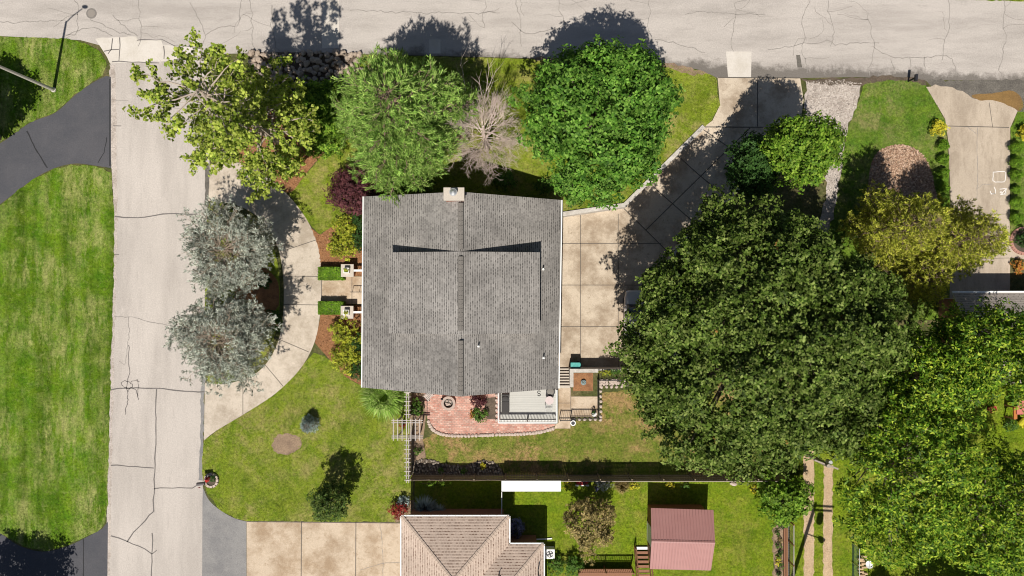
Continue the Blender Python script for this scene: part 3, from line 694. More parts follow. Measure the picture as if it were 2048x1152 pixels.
flakes('pebbles', scatter(GRV, 130, rng), .022, rng, M['peb'], .05, .13, .8, 'loose pale stones on the gravel drive', 'gravel', .4)
flakes('pebbles', np.concatenate([scatter(TR1, 60, rng), scatter(TR2, 60, rng)]), .026, rng, M['peb2'], .03, .08, .8, 'small stones on the two wheel tracks', 'gravel', .3)

# ------------------------------------------------------------------ main house
def window(parent, c, w_, h_, axis, name='window'):
    """axis = outward unit normal; frame with a pane inside"""
    ax = Vector(axis); t = Vector((-ax.y, ax.x, 0)); c = Vector(c)
    mb = MB(); rz = math.atan2(t.y, t.x)
    for s in (-1, 1):
        mb.box(c + t * (s * w_ / 2) + ax * .03, (.09, .10, h_ + .09), rz)
        mb.box(c + V(0, 0, s * h_ / 2) + ax * .03, (w_ - .09, .10, .09), rz)
    mb.box(c + ax * .025, (.05, .06, h_ - .09), rz)
    f = mb.build(name, M['white'], parent)
    p = MB().box(c + ax * .008, (w_ - .08, .012, h_ - .08), rz).build('pane', M['glass'], None)
    # pane becomes a sub-part of the frame
    o0 = ORG[p]; p.parent = f; p.location = o0 - ORG[parent]
    return f
def main_house():
    EL, ZR = 3.0, 6.4
    h = thing('house', G(920, 580, 0), 'large house with grey shingle gable roof and white edged eaves in the middle', 'house')
    TL, BL, TR, BR = G(728, 393, EL), G(725, 775, EL), G(1122, 400, EL), G(1116, 777, EL)
    RT, RB = G(920, 383.5, ZR), G(919, 793, ZR)
    dn = V(0, 0, -.22)
    mb = MB()
    slope(mb, [BL, TL, RT, RB]); slope(mb, [TR, BR, RB, RT])
    for a, b in ((TL, BL), (BR, TR), (RT, TL), (BL, RB), (TR, RT), (RB, BR)):
        mb.add([a, b, b + dn, a + dn], [(0, 1, 2, 3)], 1)
    for q in ([BL, TL, RT, RB], [TR, BR, RB, RT]): mb.add([p + dn for p in q], [(0, 1, 2, 3)], 1)
    mb.build('roof', [M['roof'], M['white']], h)
    rise = lambda x: ZR - abs(x - RT.x) * (ZR - EL) / (RT.x - TL.x if x < RT.x else TR.x - RT.x)
    yt = (576 - 503) * S * (H - ZR) / H; yb = (576 - 669) * S * (H - ZR) / H
    for s, xe, ze in ((-1, (777 - 1024) * S * (H - 5.3) / H, 5.18), (1, (1079.5 - 1024) * S * (H - 5.3) / H, 5.30)):
        d = MB(); a0, a1 = V(RT.x, yt, ZR + .015), V(RT.x, yb, ZR + .015); e0, e1 = V(xe, yt, ze), V(xe, yb, ze)
        th = V(0, 0, -.14)
        slope(d, [e1, e0, a0, a1] if s < 0 else [e0, e1, a1, a0])
        for p, q in ((e0, e1), (a0, e0), (e1, a1)): d.add([p, q, q + th, p + th], [(0, 1, 2, 3)], 1)
        dr = d.build('dormer_roof', [M['roof'], M['white']], h)
        c = MB(); xi = xe - s * .18
        zi = ze + (ZR - ze) * .18 / abs(xe - RT.x) - .15
        lo = rise(xi) - .1
        for y, dy in ((yt - .16, 1), (yb + .16, -1)):
            c.add([V(RT.x + s * .5, y, ZR - .3), V(xi, y, zi), V(xi, y, lo)], [(0, 1, 2) if s * dy > 0 else (2, 1, 0)])
        c.add([V(xi, yt - .16, zi), V(xi, yb + .16, zi), V(xi, yb + .16, lo), V(xi, yt - .16, lo)], [(0, 1, 2, 3) if s > 0 else (3, 2, 1, 0)])
        c.build('dormer_wall', M['vinyl'], h)
        for k in (-1.9, 0.0, 1.9): window(h, V(xi + s * .01, (yt + yb) / 2 + k, (zi + lo) / 2 + .05), 1.2, .6, (s, 0, 0), 'dormer_window')
    for y0, y1 in ((406, 498), (513, 661), (681, 790)):
        a = G(922, y0, ZR); b = G(922, y1, ZR); r = MB()
        n = max(4, int((a.y - b.y) / .3))
        prof = [(-.2, -.03), (-.17, .08), (0, .17), (.17, .08), (.2, -.03)]
        vs = []
        for y in (a.y, b.y): vs += [V(RT.x + .06 + x, y, ZR + z + .01) for x, z in prof]
        r.add(vs, [(i, i + 5, i + 6, i + 1) for i in range(4)] + [(0, 1, 2, 3, 4), (9, 8, 7, 6, 5)])
        for i in range(1, n):
            y = a.y + (b.y - a.y) * i / n
            r.box(V(RT.x + .06, y, ZR + .185), (.30, .02, .012))
        r.build('ridge_vent', M['ridge'], h)
    # gutters
    for s, p, q in ((-1, TL, BL), (1, TR, BR)):
        g = MB().bar(p + V(s * .07, 0, -.06), q + V(s * .07, 0, -.06), .085, .11); g.build('gutter', M['white'], h)
    # walls (prism under the roof, brick), down to the court on the right
    w_ = MB(); x0, x1 = TL.x + .6, G(1104, 0)[0]; y0, y1 = BL.y + .6, TL.y - .55; zt = lambda x: rise(x) - .25
    for y, f in ((y1, 1), (y0, -1)):
        q = [V(x0, y, DZ if False else 0), V(x0, y, zt(x0)), V(RT.x, y, zt(RT.x)), V(x1, y, zt(x1)), V(x1, y, DZ)]
        w_.add(q, [tuple(range(5)) if f > 0 else tuple(reversed(range(5)))])
    w_.add([V(x0, y0, 0), V(x0, y1, 0), V(x0, y1, zt(x0)), V(x0, y0, zt(x0))], [(3, 2, 1, 0)])
    w_.add([V(x1, y0, DZ), V(x1, y1, DZ), V(x1, y1, zt(x1)), V(x1, y0, zt(x1))], [(0, 1, 2, 3)])
    w_.build('wall', M['brickw'], h)
    for yy in (G(0, 470)[1], G(0, 560)[1], G(0, 645)[1]):
        d = MB().box(V(x1 + .03, yy, DZ + 1.1), (.06, 2.6, 2.2))
        for k in range(4): d.box(V(x1 + .066, yy, DZ + .3 + .53 * k), (.012, 2.4, .42))
        d.build('garage_door', M['white'], h)
    fd = MB().box(V(x0 - .03, G(0, 581)[1], 1.2), (.06, 1.0, 2.1)).build('front_door', M['redwood'], h)
    for yy in (440, 500, 660, 725): window(h, V(x0, G(0, yy)[1], 1.6), 1.4, 1.2, (-1, 0, 0))
    for xx in (-9, -6.0, -1.5, 1): window(h, V(xx, y1, 1.7), 1.3, 1.2, (0, 1, 0)); window(h, V(xx, y0, 1.7), 1.3, 1.2, (0, -1, 0))
    # chimney
    a, b = G(887, 375, 7.3), G(928.5, 401, 7.3)
    c = MB().box(V((a.x + b.x) / 2, (a.y + b.y) / 2, 3.55), (b.x - a.x - .16, a.y - b.y - .14, 7.1))
    ch = c.build('chimney', M['brickw'], h)
    def sub(mb, name, mat, parent):
        o = mb.build(name, mat, None); o0 = ORG[o]; o.parent = parent; o.location = o0 - ORG[parent]; return o
    sub(MB().box(V((a.x + b.x) / 2, (a.y + b.y) / 2, 7.2), (b.x - a.x, a.y - b.y, .2)), 'chimney_cap', M['capst'], ch)
    fp = G(906.5, 384.5, 7.6)
    f = MB().cyl((fp.x, fp.y, 7.3), .16, .38, 14).ring((fp.x, fp.y, 7.66), .02, .27, .05, 18).cyl((fp.x, fp.y, 7.72), .24, .12, 16, 0, .05)
    sub(f, 'flue', M['steel'], ch)
    for px, py in ((1086, 538), (1087, 715), (957, 692), (1022, 601)):
        z = 4.6
        for _ in range(4): x = (px - 1024) * S * (H - z) / H; z = rise(x)
        q = G(px, py, z)
        MB().cyl(q + V(0, 0, -.2), .06, .62, 8).cyl(q + V(0, 0, -.1), .14, .16, 8, 0, .06).build('vent_pipe', M['white'], h)
main_house()

def porch():
    for i, (px, py, lab) in enumerate(((694.5, 541, 'square brick pier with pale stone cap above the front walk'), (694, 624.5, 'square brick pier with pale stone cap below the front walk'))):
        b = G(px, py, 1.0); p = thing('brick_pier', (b.x, b.y, 0), lab, 'pier', 'brick piers at the front walk')
        MB().box(V(b.x, b.y, .45), (.80, .80, .9)).build('shaft', M['brickw'], p)
        MB().box(V(b.x, b.y, .95), (1.0, 1.0, .10)).build('cap', M['capst'], p, bevel=.015)
        t = thing('planter', (b.x, b.y, 1.0), 'small square white planter on the ' + ('upper' if i == 0 else 'lower') + ' pier of the front walk', 'planter', 'planters on the piers')
        q = MB()
        for s in (-1, 1):
            q.box(V(b.x + s * .18, b.y, 1.19), (.05, .41, .38)); q.box(V(b.x, b.y + s * .18, 1.19), (.31, .05, .38))
        q.build('pot', M['white'], t)
        leafball('plant', V(b.x, b.y, 1.38), (.2, .2, .16), 60, .1, M['lf_yel'], 40 + i, parent=t)
        r = thing('porch_rail', (b.x + 1.3, b.y, 0), 'white rail running from the ' + ('upper' if i == 0 else 'lower') + ' brick pier to the house', 'railing', 'white porch rails')
        x0, x1 = b.x + .5, b.x + 2.4
        MB().box(V((x0 + x1) / 2, b.y, .93), (x1 - x0, .16, .10)).build('top_rail', M['white'], r)
        m = MB().box(V((x0 + x1) / 2, b.y, .12), (x1 - x0, .07, .07))
        for k in range(12): m.box(V(x0 + .08 + k * .155, b.y, .52), (.035, .035, .74))
        m.build('balusters', M['white'], r)
    a, b = G(700, 584, .9), G(745, 584, .9)
    r = thing('handrail', (a.x, a.y, 0), 'thin black iron handrail over the front walk', 'handrail')
    m = MB().bar(a, b, .05, .04)
    for i in range(4): m.bar((a.x + i * .55, a.y, .02), (a.x + i * .55, a.y, .9), .03, .03)
    m.build('rail', M['iron'], r)

# ------------------------------------------------------------------ neighbouring houses
def hip_roof(mb, x0, x1, y0, y1, z, pitch, mi=0, caps=None):
    w2 = (x1 - x0) / 2; d2 = (y1 - y0) / 2; r = min(w2, d2); zt = z + r * pitch
    if w2 <= d2: A, B = V(x0 + w2, y0 + r, zt), V(x0 + w2, y1 - r, zt)
    else: A, B = V(x0 + r, y0 + d2, zt), V(x1 - r, y0 + d2, zt)
    a, b, c, d = V(x0, y0, z), V(x1, y0, z), V(x1, y1, z), V(x0, y1, z)
    if w2 <= d2:
        slope(mb, [a, b, A], mi); slope(mb, [b, c, B, A], mi); slope(mb, [c, d, B], mi); slope(mb, [d, a, A, B], mi)
        hips = [(a, A), (b, A), (c, B), (d, B), (A, B)]
    else:
        slope(mb, [a, b, B, A], mi); slope(mb, [b, c, B], mi); slope(mb, [c, d, A, B], mi); slope(mb, [d, a, A], mi)
        hips = [(a, A), (d, A), (b, B), (c, B), (A, B)]
    for p, q in ((a, b), (b, c), (c, d), (d, a)):
        mb.add([p, q, q - V(0, 0, .2), p - V(0, 0, .2)], [(0, 1, 2, 3)], 1)
    return hips
def hipcaps(hips, parent, mat):
    m = MB()
    for p, q in hips:
        n = max(2, int((q - p).length / .24)); d = (q - p) / n; h_ = Vector((d.x, d.y, 0)).normalized(); nx = V(-h_.y, h_.x, 0) * .15
        for i in range(n):
            a = p + d * i; b = p + d * (i + 1.1); lo = V(0, 0, -.045); u0 = V(0, 0, .055); u1 = V(0, 0, .03)
            vs = [a + u0, b + u1, b + nx + lo + u1, a + nx + lo + u0, b - nx + lo + u1, a - nx + lo + u0]
            m.add(vs, [(0, 3, 2, 1), (0, 1, 4, 5)])
            m.add([a + u0, a + nx + lo + u0, a + nx + lo, a, a - nx + lo, a - nx + lo + u0], [(0, 1, 2, 3), (0, 3, 4, 5)])
    m.build('hip_cap', mat, parent)
def tan_house():
    z = 3.3
    a, b, c = G(803, 1033, z), G(1018, 1034, z), G(1087, 1088.5, z)
    h = thing('house', (a.x + 4, a.y - 8, 0), 'house with tan shingle hip roof and white gutters at the bottom edge', 'house')
    m = MB(); x0, x1, yt = a.x, b.x, a.y
    hips = hip_roof(m, x0, x1, yt - 22, yt, z, .5)
    m.build('roof', [M['roof2'], M['white']], h)
    m2 = MB(); hips2 = hip_roof(m2, x0 + 1.0, c.x, c.y - 13, c.y, z - .004, .5)
    m2.build('wing_roof', [M['roof2'], M['white']], h)
    hipcaps([hips[2], hips[3]], h, M['hipcap']); hipcaps([q for q in hips2 if q[0].x > c.x - .1 and q[0].y > c.y - .1], h, M['hipcap'])
    def gut(p, q, nm='gutter'):
        g = MB(); d = (q - p).normalized(); nn = V(d.y, -d.x, 0)
        g.bar(p + nn * .06 + V(0, 0, -.06), q + nn * .06 + V(0, 0, -.06), .09, .10)
        L = (q - p).length
        for i in range(int(L / .62)): g.box(p + d * (.3 + i * .62) + nn * .05 + V(0, 0, .0), (.05, .10, .03), math.atan2(nn.y, nn.x))
        g.build(nm, M['white'], h)
    gut(V(x1, yt, z), V(x0, yt, z)); gut(V(x0, yt, z), V(x0, yt - 12, z)); gut(V(x1, c.y, z), V(x1, yt, z)); gut(V(c.x, c.y, z), V(x1, c.y, z)); gut(V(c.x, c.y - 6, z), V(c.x, c.y, z))
    w_ = MB().prism([(x0 + .4, yt - 20), (x1 - .45, yt - 20), (c.x - .45, yt - 20), (c.x - .45, c.y - .45), (x1 - .45, c.y - .45), (x1 - .45, yt - .45), (x0 + .4, yt - .45)], 0, z - .1)
    w_.build('wall', M['brickw'], h)
    window(h, V(c.x - .45, c.y - 3, 1.6), 1.4, 1.1, (1, 0, 0))
    MB().box(V(x0 + .37, yt - 5.2, 1.1), (.06, 4.8, 2.2)).build('garage_door', M['white'], h)
    for px, py in ((1077, 1148), (998, 1149)):
        q = G(px, py, 4.2); MB().tube([q + V(0, 0, -.6), q + V(0, 0, .3), q + V(.12, .1, .42)], .05, 7).build('vent_pipe', M['iron'], h)
    # things beside it
    q = G(1100, 1109, .8)
    ac = thing('air_conditioner', (q.x, q.y, 0), 'white square air conditioner with black fan beside the tan roofed house', 'air conditioner')
    s = .34
    m = MB().box(V(q.x, q.y, .36), (.76, .76, .72)); m.build('cabinet', M['white'], ac, bevel=.03)
    MB().ring((q.x, q.y, .722), .22, .27, .02, 20).build('fan_guard', M['iron'], ac)
    f = MB()
    for k in range(4):
        t = k * math.pi / 2 + .4
        f.box(V(q.x + .14 * math.cos(t), q.y + .14 * math.sin(t), .735), (.22, .13, .012), t)
    f.cyl((q.x, q.y, .73), .06, .04, 10); f.build('fan', M['black'], ac)
    st = thing('wooden_step', G(1037, 1081), 'low brown wooden landing in the shade of the tan roofed house', 'step')
    a_, b_ = G(1012, 1076, .4), G(1066, 1087, .4); m = MB()
    for k in range(3):
        yy = b_.y + (k + .5) * (a_.y - b_.y) / 3; m.box(V((a_.x + b_.x) / 2, yy, .37), (b_.x - a_.x, (a_.y - b_.y) / 3 - .012, .05))
    m.build('boards', M['redwood'], st); MB().box(V((a_.x + b_.x) / 2, (a_.y + b_.y) / 2, .17), (b_.x - a_.x - .1, a_.y - b_.y - .1, .34)).build('base', M['fencew'], st)
    tag(MB().bar(G(1068, 1079, .1), G(1104, 1077, .08), .09, .08).build('downspout', M['white']), 'white downspout pipe lying on the grass by the tan roofed house', 'pipe')
def right_house():
    z = 2.5; a = G(1906, 585.5, z)
    h = thing('house', (a.x + 4, a.y - 3.5, 0), 'house with taupe roof half hidden under the lime green trees', 'house')
    m = MB(); x1 = a.x + 15; d = 7
    A, B, Cc, D = V(a.x, a.y, z), V(x1, a.y, z), V(x1, a.y - d / 2, z + 2.2), V(a.x + .2, a.y - d / 2, z + 2.2)
    E, F = V(x1, a.y - d, z), V(a.x, a.y - d, z)
    slope(m, [A, B, Cc, D]); slope(m, [E, F, D, Cc])
    dn = V(0, 0, -.18)
    for p, q in ((A, B), (D, A), (E, F), (F, D)): m.add([p, q, q + dn, p + dn], [(0, 1, 2, 3)], 1)
    m.build('roof', [M['roof3'], M['white']], h)
    MB().bar(A + V(-.05, .07, -.05), B + V(0, .07, -.05), .13, .11).build('gutter', M['white'], h)
    w_ = MB().prism([(a.x + .4, a.y - d + .4), (x1 - .4, a.y - d + .4), (x1 - .4, a.y - .5), (a.x + .4, a.y - .5)], 0, z - .12)
    w_.add([V(a.x + .4, a.y - .5, z - .12), V(a.x + .4, a.y - d + .4, z - .12), V(a.x + .4, a.y - d / 2, z + 1.2)], [(0, 2, 1)])
    w_.build('wall', M['brickw'], h)
    MB().box(V(a.x + 2.9, a.y - .47, 1.05), (4.2, .06, 2.1)).build('garage_door', M['white'], h)
    window(h, V(a.x + 8, a.y - .5, 1.5), 1.6, 1.1, (0, 1, 0))
tan_house(); right_house()

def shed():
    e = 2.35; r = 3.25
    a, b = G(1302, 1016, e), G(1427, 1020, e); c, d = G(1303, 1082, r), G(1430, 1085, r); f, g = G(1300, 1138, e), G(1422, 1141, e)
    h = thing('shed', G(1363, 1075), 'garden shed with a dull red ribbed metal gable roof', 'shed')
    m = MB(); dn = V(0, 0, -.07)
    m.add([b, a, c, d], [(0, 1, 2, 3)]); m.add([f, g, d, c], [(0, 1, 2, 3)])
    for p, q in ((a, b), (c, a), (f, c), (g, f), (d, g), (b, d)): m.add([p, q, q + dn, p + dn], [(0, 1, 2, 3)])
    n = 21
    for i in range(1, n):
        t = i / n
        for p0, p1, q0, q1 in ((a, b, c, d), (f, g, c, d)):
            m.bar(p0.lerp(p1, t) + V(0, 0, .012), q0.lerp(q1, t) + V(0, 0, .012), .035, .035)
    m.build('roof', M['metal'], h)
    cap = MB(); o = V(0, .11, -.02); u = V(0, 0, .055)
    cap.add([c - o + u * .2, d - o + u * .2, d + u, c + u], [(0, 1, 2, 3)]); cap.add([c + u, d + u, d + V(0, .11, -.02), c + V(0, .11, -.02)], [(0, 1, 2, 3)])
    cap.build('ridge_cap', M['metal'], h)
    w_ = MB(); x0, x1, y0, y1 = a.x + .18, g.x - .15, f.y + .25, a.y - .45
    ym = c.y
    for x, fl in ((x0, 0), (x1, 1)):
        q = [V(x, y0, 0), V(x, y1, 0), V(x, y1, e + .08), V(x, ym, r - .1), V(x, y0, e + .08)]
        w_.add(q, [tuple(range(5)) if fl else tuple(reversed(range(5)))])
    for y, fl in ((y0, 0), (y1, 1)): w_.add([V(x0, y, 0), V(x1, y, 0), V(x1, y, e + .08), V(x0, y, e + .08)], [(0, 1, 2, 3) if not fl else (3, 2, 1, 0)])
    w_.build('wall', M['redwood'], h)
    MB().box(V(x0 - .03, ym - .3, 1.0), (.05, 1.5, 2.0)).build('door', M['white'], h)
shed()
def canopy():
    z = 1.95; a, b = G(1003, 961.5, z), G(1122, 983, z)
    h = thing('canopy', ((a.x + b.x) / 2, (a.y + b.y) / 2, 0), 'long flat bright white canopy roof against the wooden fence', 'canopy')
    MB().box(V((a.x + b.x) / 2, (a.y + b.y) / 2, z - .04), (b.x - a.x, a.y - b.y, .08)).build('panel', M['whiteroof'], h, bevel=.02)
    for i in range(1, 5): MB().box(V(a.x + (b.x - a.x) * i / 5, (a.y + b.y) / 2, z + .004), (.035, a.y - b.y - .06, .012)).build('seam', M['railgrey'], h)
    for x in (a.x + .12, b.x - .12):
        for y in (a.y - .1, b.y + .1): MB().box(V(x, y, (z - .08) / 2), (.08, .08, z - .08)).build('post', M['white'], h)
    p, q = G(1003.5, 984, 1.75), G(1003.5, 1031, 1.75)
    f = thing('fence', (p.x, p.y, 0), 'thin white fence between the canopy and the tan roofed house', 'fence')
    MB().bar(p, q, .05, .06).build('top_rail', M['white'], f)
    MB().box(V(p.x, (p.y + q.y) / 2, .86), (.03, p.y - q.y, 1.7)).build('panel', M['white'], f)
canopy()

# ------------------------------------------------------------------ fences, trellis, walls
def wood_fence():
    x0, x1 = G(828, 0)[0], G(1562, 0)[0]; y = G(0, 949.5)[1]; hgt = 1.8
    f = thing('wooden_fence', ((x0 + x1) / 2, y, 0), 'long weathered wooden privacy fence crossing the back yard', 'fence')
    n = 12; L = (x1 - x0) / n
    rr = random.Random(2)
    for i in range(n):
        a = x0 + i * L; m = MB(); k = int(L / .125)
        curve = .18 if i < 3 else 0
        for j in range(k):
            t = (j + .5) / k; hh = hgt - curve * math.sin(math.pi * t) + rr.uniform(-.02, .02)
            m.box(V(a + (j + .5) * L / k, y + rr.uniform(-.006, .006), hh / 2), (L / k - .012, .022, hh))
        for zz in (.35, 1.0, 1.5): m.box(V(a + L / 2, y + .035, zz), (L, .04, .09))
        m.build('fence_panel', M['fencew'], f)
        if i >= 3:
            MB().box(V(a + L / 2, y - .02, hgt + .035), (L - .004, .05, .025)).build('cap_rail', M['pole'], f)
    for i in range(n + 1): MB().box(V(x0 + i * L, y + .105, .93), (.09, .09, 1.86)).build('post', M['fencew'], f)
wood_fence()
def trellis():
    z = 2.3; a, b = G(814, 785, z), G(814, 966, z)
    t = thing('trellis', (a.x, (a.y + b.y) / 2, 0), 'long white trellis with short cross slats beside the brick patio', 'trellis')
    for px in (812.5, 817.5):
        MB().bar(V(G(px, 0, z)[0], a.y, z - .08), V(G(px, 0, z)[0], b.y, z - .08), .05, .14).build('beam', M['trellis'], t)
    n = int((a.y - b.y) / (8.75 * S * (H - z) / H)); c = V(G(815, 0, z)[0], 0, 0)
    for i in range(n + 1):
        y = a.y - i * 8.75 * S * (H - z) / H
        py = 576 - y / (S * (H - z) / H)
        if 836 < py < 880: continue
        MB().bar(V(c.x - .24, y, z + .02), V(c.x + .24, y, z + .02), .05, .055).build('cross_slat', M['trellis'], t)
    for py in (788, 836, 882, 924, 962):
        p = G(815, py, 0)
        MB().box(V(c.x, G(0, py, z)[1], (z - .16) / 2), (.10, .10, z - .16)).build('post', M['trellis'], t)
    m = MB()
    for y0, y1 in ((G(0, 884, z)[1], b.y + .1), (a.y, G(0, 836, z)[1])):
        k = int(abs(y0 - y1) / .12)
        for i in range(k): m.box(V(c.x, y0 + (y1 - y0) * (i + .5) / k, 1.0), (.02, .075, 1.6))
        for zz in (.25, 1.75): m.box(V(c.x + .032, (y0 + y1) / 2, zz), (.04, abs(y0 - y1), .07))
    m.build('slat_panel', M['fencew'], t)
    # arbour
    z2 = 2.45; a, b = G(783, 841, z2), G(846, 875, z2)
    r = thing('arbour', ((a.x + b.x) / 2, (a.y + b.y) / 2, 0), 'white arbour with seven long slats straddling the trellis', 'arbour')
    for py in (841, 845.5, 872, 876):
        yy = G(0, py, z2)[1]; MB().bar(V(a.x, yy, z2 - .06), V(b.x, yy, z2 - .06), .05, .13).build('beam', M['trellis'], r)
    for i in range(7):
        x = G(787 + i * 8.8, 0, z2)[0]; MB().bar(V(x, G(0, 837, z2)[1], z2 + .05), V(x, G(0, 881, z2)[1], z2 + .05), .055, .09).build('slat', M['trellis'], r)
    for px in (795, 834):
        for py in (843, 874):
            p = G(px, py, z2); MB().box(V(p.x, p.y, (z2 - .14) / 2), (.10, .10, z2 - .14)).build('post', M['trellis'], r)
trellis()
def wall_path(name, pts, wd, z0, z1, mat, label, cat):
    m = MB()
    for i in range(len(pts) - 1):
        a, b = pts[i], pts[i + 1]; d = Vector((b[0] - a[0], b[1] - a[1])).normalized(); nx, ny = -d.y * wd / 2, d.x * wd / 2
        e = wd / 2 if i < len(pts) - 2 else 0
        q = [(a[0] + nx, a[1] + ny), (a[0] - nx, a[1] - ny), (b[0] + d.x * e - nx, b[1] + d.y * e - ny), (b[0] + d.x * e + nx, b[1] + d.y * e + ny)]
        o = .002 * i
        m.prism(q, z0 - o, z1 + o)
    return tag(m.build(name, mat, bevel=.02), label, cat)
wall_path('retaining_wall', [G(1106, 431), G(1249, 410), G(1407, 253)], .34, DZ - .1, .16, M['retwall'], 'pale angled retaining wall along the upper edge of the sunken court', 'wall')
wall_path('retaining_wall', [G(1143, 774), G(1143, 741), G(1347, 741)], .30, DZ - .1, .14, M['retwall'], 'white retaining wall at the lower edge of the sunken court', 'wall')
wall_path('retaining_wall', [G(1347, 736), G(1347, 505), G(1605, 252)], .30, DZ - .1, .10, M['retwall'], 'retaining wall hidden under the big dark oak', 'wall')
def steps():
    a = G(1104, 742); b = G(1141, 776); m = MB(); n = 7; y0 = G(0, 740)[1]; y1 = G(0, 776)[1]
    x0 = G(1106, 0)[0]; x1 = G(1140.3, 0)[0]
    for i in range(n):
        yy0 = y0 + (y1 - y0) * i / n; z = DZ + (i + 1) * (.02 - DZ) / n
        m.box(V((x0 + x1) / 2, (yy0 + y1) / 2, (DZ + z) / 2 - .05 + .001 * i), (x1 - x0 - .002 * i, abs(y1 - yy0), z - DZ + .1))
    tag(m.build('steps', M['capst']), 'flight of concrete steps between grey roof and small mulch square', 'steps')
steps()
def iron_fence(pts, hgt, label, gate=False, z0=0.0, name='iron_fence'):
    f = thing(name, tuple(pts[0][:2]) + (z0,), label, 'gate' if gate else 'fence')
    for i in range(len(pts) - 1):
        a, b = Vector(pts[i]), Vector(pts[i + 1]); a.z = b.z = z0; L = (b - a).length; k = max(2, int(L / .13))
        r = MB()
        for zz in (.12, hgt - .12, hgt): r.bar(a + V(0, 0, zz), b + V(0, 0, zz), .035, .035)
        r.build('rail', M['iron'], f)
        m = MB()
        for j in range(1, k): m.bar(a.lerp(b, j / k) + V(0, 0, .05), a.lerp(b, j / k) + V(0, 0, hgt + .03), .018, .018)
        m.build('pickets', M['iron'], f)
    for p in pts: MB().box(V(p[0], p[1], z0 + hgt / 2 + .04), (.06, .06, hgt + .08)).build('post', M['iron'], f)
iron_fence([G(1141, 833), G(1195, 833), G(1195, 758), G(1263, 757)], 1.1, 'black iron fence around the small slab beside the deck')
iron_fence([G(1119, 836), G(1141, 836)], 1.15, 'black iron gate across the narrow concrete walk', True, name='iron_gate')

